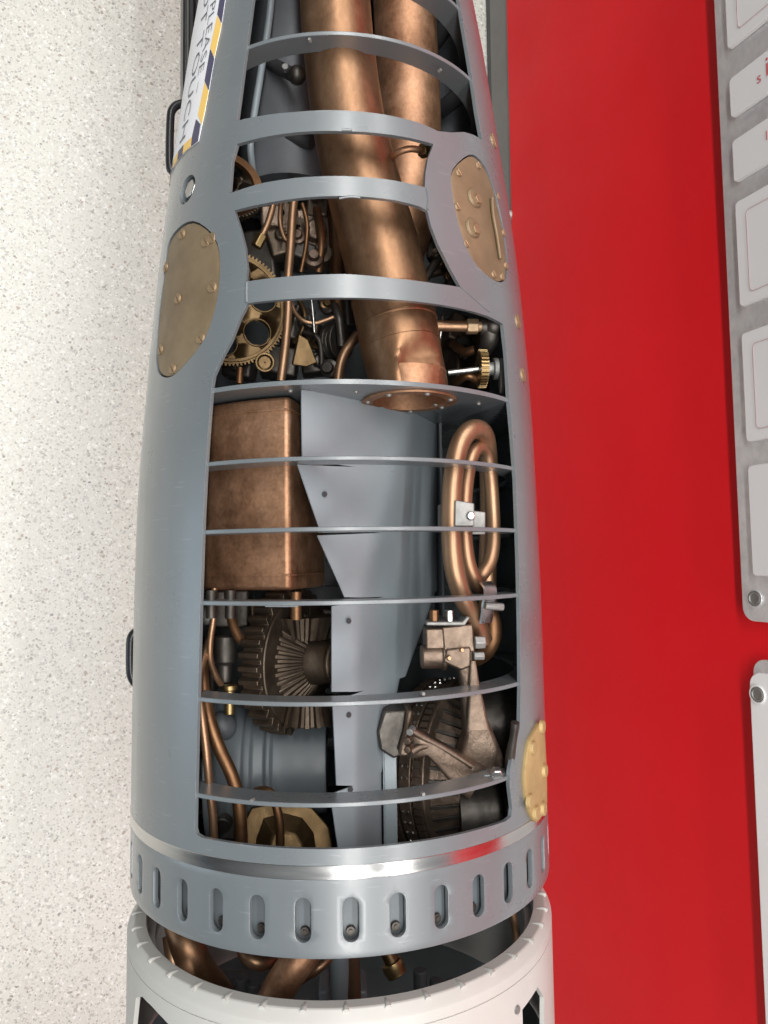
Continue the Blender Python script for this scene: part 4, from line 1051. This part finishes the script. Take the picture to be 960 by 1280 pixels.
for k, (u_, v_) in enumerate(((525, 1212), (545, 1222), (565, 1226), (582, 1230), (302, 1222), (318, 1226), (287, 1240))):
    bm = bmesh.new(); q = P(u_, v_, .07); add_cyl(bm, .0085, .0085, .026, mat_at(Vector((q.x, q.y, .07 + .004 * (k % 2))), AXX), 16); finish('stud', bm, 'grey_inner', mid, bevel=.0015)
for u_ in (405, 452):
    bm = bmesh.new(); q = P(u_, 1240, .05); add_box(bm, (.03, .012, .05), mat_at(q, Matrix.Identity(3))); finish('lug', bm, 'grey_sheet', mid, bevel=.003)
bm = bmesh.new(); xx, pp = SKW(646, 1262); add_cyl(bm, .0045, .004, .002, mat_at(surfw(xx, pp), frame_to(Vector((0, sin(pp), cos(pp))))), 14); finish('screw', bm, 'zinc', mid)
bm = bmesh.new(); add_box(bm, (.14, .10, .04), mat_at(Vector((.66, -.17, .02)), Matrix.Identity(3))); finish('casting', bm, 'grey_inner', mid, bevel=.01)

# ================================================================== warning sticker
edge = [SK(282.5, 0), SK(277, 36), SK(270, 66), SK(264, 101), SK(259, 131), SK(249, 177)]
phr = sum(p for _, p in edge) / len(edge)
xe = SK(249, 177)[0]; xbot = SK(224, 199)[0]
ps = rad(-128)
stk = thing('warning_sticker', 'white warning sticker with navy and yellow dashed border on the grey hull', 'sticker', (0, 0, AXIS_Z), ROT)
def ep(t): return edge_phi(t)
def edge_phi(x):
    tab = sorted(edge)
    return interp(tab, x)
XS0 = -1.12
def bottom_x(ph): return xe + (xbot - xe) * min(1.6, max(0, (edge_phi(xe) - ph) / max(1e-3, edge_phi(xe) - SK(224, 199)[1])))
out = [(XS0 + (xe - XS0) * i / 20, edge_phi(XS0 + (xe - XS0) * i / 20)) for i in range(21)]
out += [(bottom_x(edge_phi(xe) + (ps - edge_phi(xe)) * i / 12), edge_phi(xe) + (ps - edge_phi(xe)) * i / 12) for i in range(1, 13)]
out += [(XS0, ps + (edge_phi(XS0) - ps) * i / 12) for i in range(0, 12)]
bm = bmesh.new(); patch(bm, out, (), .012, .0010); bm.normal_update(); outward(bm)
finish('sheet', bm, 'paper', stk, smooth=40, solid=.0006, recalc=False)
# dashes along the straight edge and round the corner
wid = rad(3.0)
k = 0; xd = xe - .020; L_ = .0465
bmY, bmN = [], []
def dash(q, mat):
    bm = bmesh.new(); patch(bm, q, (), .012, .0016); bm.normal_update(); outward(bm)
    finish('border_dash', bm, mat, stk, smooth=40, solid=.0004, recalc=False)
while xd > XS0 + .05:
    a, c = xd, xd - L_
    q = [(a, edge_phi(a)), (a - .018, edge_phi(a) - wid), (c - .012, edge_phi(c) - wid), (c + .006, edge_phi(c))]
    dash(q, 'yellow' if k % 2 == 0 else 'navy'); xd = c + .004; k += 1
p0 = edge_phi(xe)
dash([(xe - .022, p0), (xe - .001, p0 - rad(.2)), (bottom_x(p0 - rad(4)), p0 - rad(4)), (bottom_x(p0 - rad(4)) - .012, p0 - rad(4.2)), (xe - .034, p0 - rad(3))], 'navy')
pp = p0 - rad(4.4); k = 0
while pp > ps + rad(6):
    w_ = rad(5.4) if k % 2 == 0 else rad(4.6)
    q = [(bottom_x(pp), pp), (bottom_x(pp - w_), pp - w_), (bottom_x(pp - w_) - .012, pp - w_), (bottom_x(pp) - .012, pp)]
    dash(q, 'yellow' if k % 2 == 0 else 'navy'); pp -= w_ + rad(.3); k += 1
def sticker_text(body, xs, xend, ph_top, ph_base):
    me = text_mesh(body, 1.0)
    bm = bmesh.new(); bm.from_mesh(me)
    xmn = min(v.co.x for v in bm.verts); xmx = max(v.co.x for v in bm.verts); ymx = .7
    for v in bm.verts:
        t = (v.co.x - xmn) / (xmx - xmn); s = v.co.y / ymx
        x = xs + (xend - xs) * t
        v.co = surf(x, edge_phi(x) + ph_base + (ph_top - ph_base) * s, .0016)
    bm.normal_update(); outward(bm)
    finish('lettering', bm, 'ink', stk, smooth=0, recalc=False)
def relphi(u_, v_):
    x, ph = SK(u_, v_); return ph - edge_phi(x)
sticker_text('PLEASE \u2013', SK(268, 3)[0], SK(252, 112)[0], relphi(270.5, 8), relphi(264, 8))
sticker_text('DO NOT TOUCH', SK(262, -72)[0], SK(232, 172)[0], relphi(246.8, 93), relphi(240.8, 93))

# ================================================================== stand
std = thing('display_stand', 'black steel stand with handles beneath the torpedo', 'stand', (0, 0, 0))
bm = bmesh.new()
e0 = G(229, 0, .40); e1 = G(228, 130, .40)
yl_ = e0.y
add_box(bm, (1.30, .30, .05), loc=(e0.x - .15, yl_ + .15, .375))
add_box(bm, (1.30, .012, .035), loc=(e0.x - .15, yl_ + .012, .4177))
finish('rail', bm, 'black', std, bevel=.004)
for xx in (-1.1, -.45):
    bm = bmesh.new(); add_box(bm, (.06, .06, .35), loc=(xx, .0, .175)); finish('leg', bm, 'black', std, bevel=.004)
    bm = bmesh.new(); add_box(bm, (.06, .30, .25), loc=(xx, .0, .4255 + .1)); finish('cradle', bm, 'black', std, bevel=.01)
bm = bmesh.new()
hz = .42
pts = [G(232, 129, hz), G(222, 131, hz), G(215, 138, hz), G(213, 150, hz), G(212, 185, hz), G(212.5, 208, hz), G(216, 214, hz), G(232, 216, hz)]
add_tube(bm, pts, .0075, 12, 4); finish('handle', bm, 'black', std)
bm = bmesh.new()
pts = [G(184, 788, .55), G(171, 790, .55), G(165, 796, .55), G(163.5, 808, .55), G(163.5, 836, .55), G(166, 848, .55), G(172, 855, .55), G(184, 858, .55)]
add_tube(bm, pts, .0075, 12, 4); finish('handle', bm, 'black', std)
bm = bmesh.new(); q = G(172, 822, .55); add_box(bm, (.07, .16, .03), loc=(q.x, q.y + .085, .545)); finish('rail', bm, 'black', std, bevel=.004)
bm = bmesh.new(); add_box(bm, (.07, .06, .53), loc=(q.x, .02, .265)); finish('leg', bm, 'black', std, bevel=.004)

# ================================================================== plates on the wall
PT, PG = .008, .009                                   # thickness, gap behind
YF = WALL_Y - PG - PT
def rrect(x0, x1, z0, z1, r_, n=6):
    pts = []
    for cx, cz, a0 in ((x1 - r_, z1 - r_, 0), (x0 + r_, z1 - r_, 90), (x0 + r_, z0 + r_, 180), (x1 - r_, z0 + r_, 270)):
        for i in range(n + 1):
            a = rad(a0 + 90 * i / n); pts.append((cx + r_ * cos(a), cz + r_ * sin(a)))
    return pts
XZ = Matrix(((1, 0, 0, 0), (0, 0, 1, 0), (0, 1, 0, 0), (0, 0, 0, 1)))  # polygon xy -> xz, extrude +y
def wall_plate(poly, y_front, th, mat, name, parent, bevel=.0015):
    bm = bmesh.new(); add_prism(bm, poly, th, Matrix.Translation((0, y_front, 0)) @ XZ)
    return finish(name, bm, mat, parent, smooth=30, bevel=bevel)
yaw = rad(-.3)
def wz(u_, v_, Y=YF): return W(u_, v_, Y)
ea, eb = wz(885, 0), wz(927, 740)
xr = wz(945, 777).x
slope = (eb.z - ea.z) / (eb.x - ea.x)
p1 = thing('information_sign', 'brushed aluminium sign carrying raised white pads on the red wall', 'sign', (0, 0, 0))
zb = eb.z
wall_plate(rrect(-1.9, xr, zb, zb + .34, .022), YF, PT, 'aluminium', 'back_plate', p1)
pads = [(-1.45, wz(912, 66), None), (wz(912, 104), wz(918, 150), 'T'), (wz(917, 180), wz(924, 229), 'N'), (wz(925, 254), wz(932, 384), 'L'), (wz(935, 417), wz(945, 552), 'L'), (wz(945, 582), wz(955, 720), None)]
zpad = sum(wz(u_, v_).z for u_, v_ in ((905, 30), (913, 130), (920, 200), (927, 320), (939, 480), (949, 650))) / 6
PADY = YF - .009
print('panel z', ea.z, eb.z, 'pad z', [round(wz(u_, v_).z, 4) for u_, v_ in ((905, 30), (913, 130), (920, 200), (927, 320), (939, 480), (949, 650))])
for i, (a, c, kind) in enumerate(pads):
    xa = a if isinstance(a, float) else a.x; xc = c.x
    pd = wall_plate(rrect(xa, xc, zpad, zpad + .22, .007), PADY, .0085, 'acrylic', 'raised_pad', p1, .0016)
    if kind == 'L' or i == 0:
        bm = bmesh.new(); w_ = .0011; ins = .022 if i else .024
        o_ = rrect(xa + ins, xc - ins * .8, zpad + ins, zpad + .19, .008); i_ = rrect(xa + ins + w_, xc - ins * .8 - w_, zpad + ins + w_, zpad + .19 - w_, .0072)
        vo = [bm.verts.new((x, PADY - .0006, z)) for x, z in o_]; vi = [bm.verts.new((x, PADY - .0006, z)) for x, z in i_]
        for k in range(len(vo)): j = (k + 1) % len(vo); bm.faces.new((vo[k], vo[j], vi[j], vi[k]))
        finish('printed_outline', bm, 'line_ink', pd, smooth=0, solid=.0004)
    if kind == 'T':
        tx = wz(948, 92, PADY); 
        for body, sz, dx, dz in (('i', .046, -.014, .012), ('s', .026, -.016, -.004)):
            me = text_mesh(body, sz); bm = bmesh.new(); bm.from_mesh(me)
            for v in bm.verts: v.co = Vector((tx.x - dx - v.co.y, PADY - .0006, tx.z + dz + v.co.x))
            finish('lettering', bm, 'red_ink', pd, smooth=0)
    if kind == 'N':
        tx = wz(957, 176, PADY)
        me = text_mesh('l', .022); bm = bmesh.new(); bm.from_mesh(me)
        for v in bm.verts: v.co = Vector((tx.x - v.co.y, PADY - .0006, tx.z + v.co.x))
        finish('lettering', bm, 'red_ink', pd, smooth=0)
def counterbore(parent, u_, v_, yf, mat):
    q = wz(u_, v_, yf); bm = bmesh.new()
    m_ = mat_at(Vector((q.x, yf - .0005, q.z)), frame_to(Vector((0, -1, 0)), Vector((1, 0, 0))))
    add_lathe(bm, [(-.0, .0125), (.0022, .0125), (.0022, .0150), (0, .0150)], m_, 32)
    o = finish('bolt_ring', bm, mat, parent, bevel=.0005)
    bm = bmesh.new(); add_lathe(bm, [(0, .0001), (0, .0118), (.003, .0112), (.0034, .009), (.0018, .0075), (.0018, .0001)], m_, 32)
    finish('bolt', bm, 'zinc', o)
counterbore(p1, 944, 748, YF, 'aluminium')
for xx in (-1.5, -.7, xr - .03):
    bm = bmesh.new(); add_cyl(bm, .009, .009, PG + .002, mat_at(Vector((xx, YF + PT - .001, zb + .05)), frame_to(Vector((0, 1, 0)))), 16); finish('standoff', bm, 'steel', p1)
p2 = thing('information_sign', 'plain white faced sign with a single corner bolt on the red wall', 'sign', (0, 0, 0))
x2 = wz(946, 824).x; z2 = wz(942, 880).z
wall_plate(rrect(x2, 2.2, z2, z2 + .40, .022), YF + .002, PT, 'aluminium', 'back_plate', p2)
wall_plate(rrect(x2 + .020, 2.19, z2 - .001, z2 + .399, .022), YF - .006, .0075, 'white_panel', 'white_face', p2)
counterbore(p2, 947.5, 868, YF - .006, 'white_panel')
for xx in (x2 + .03, 1.4):
    bm = bmesh.new(); add_cyl(bm, .009, .009, PG + .002, mat_at(Vector((xx, YF + PT - .001, z2 + .05)), frame_to(Vector((0, 1, 0)))), 16); finish('standoff', bm, 'steel', p2)
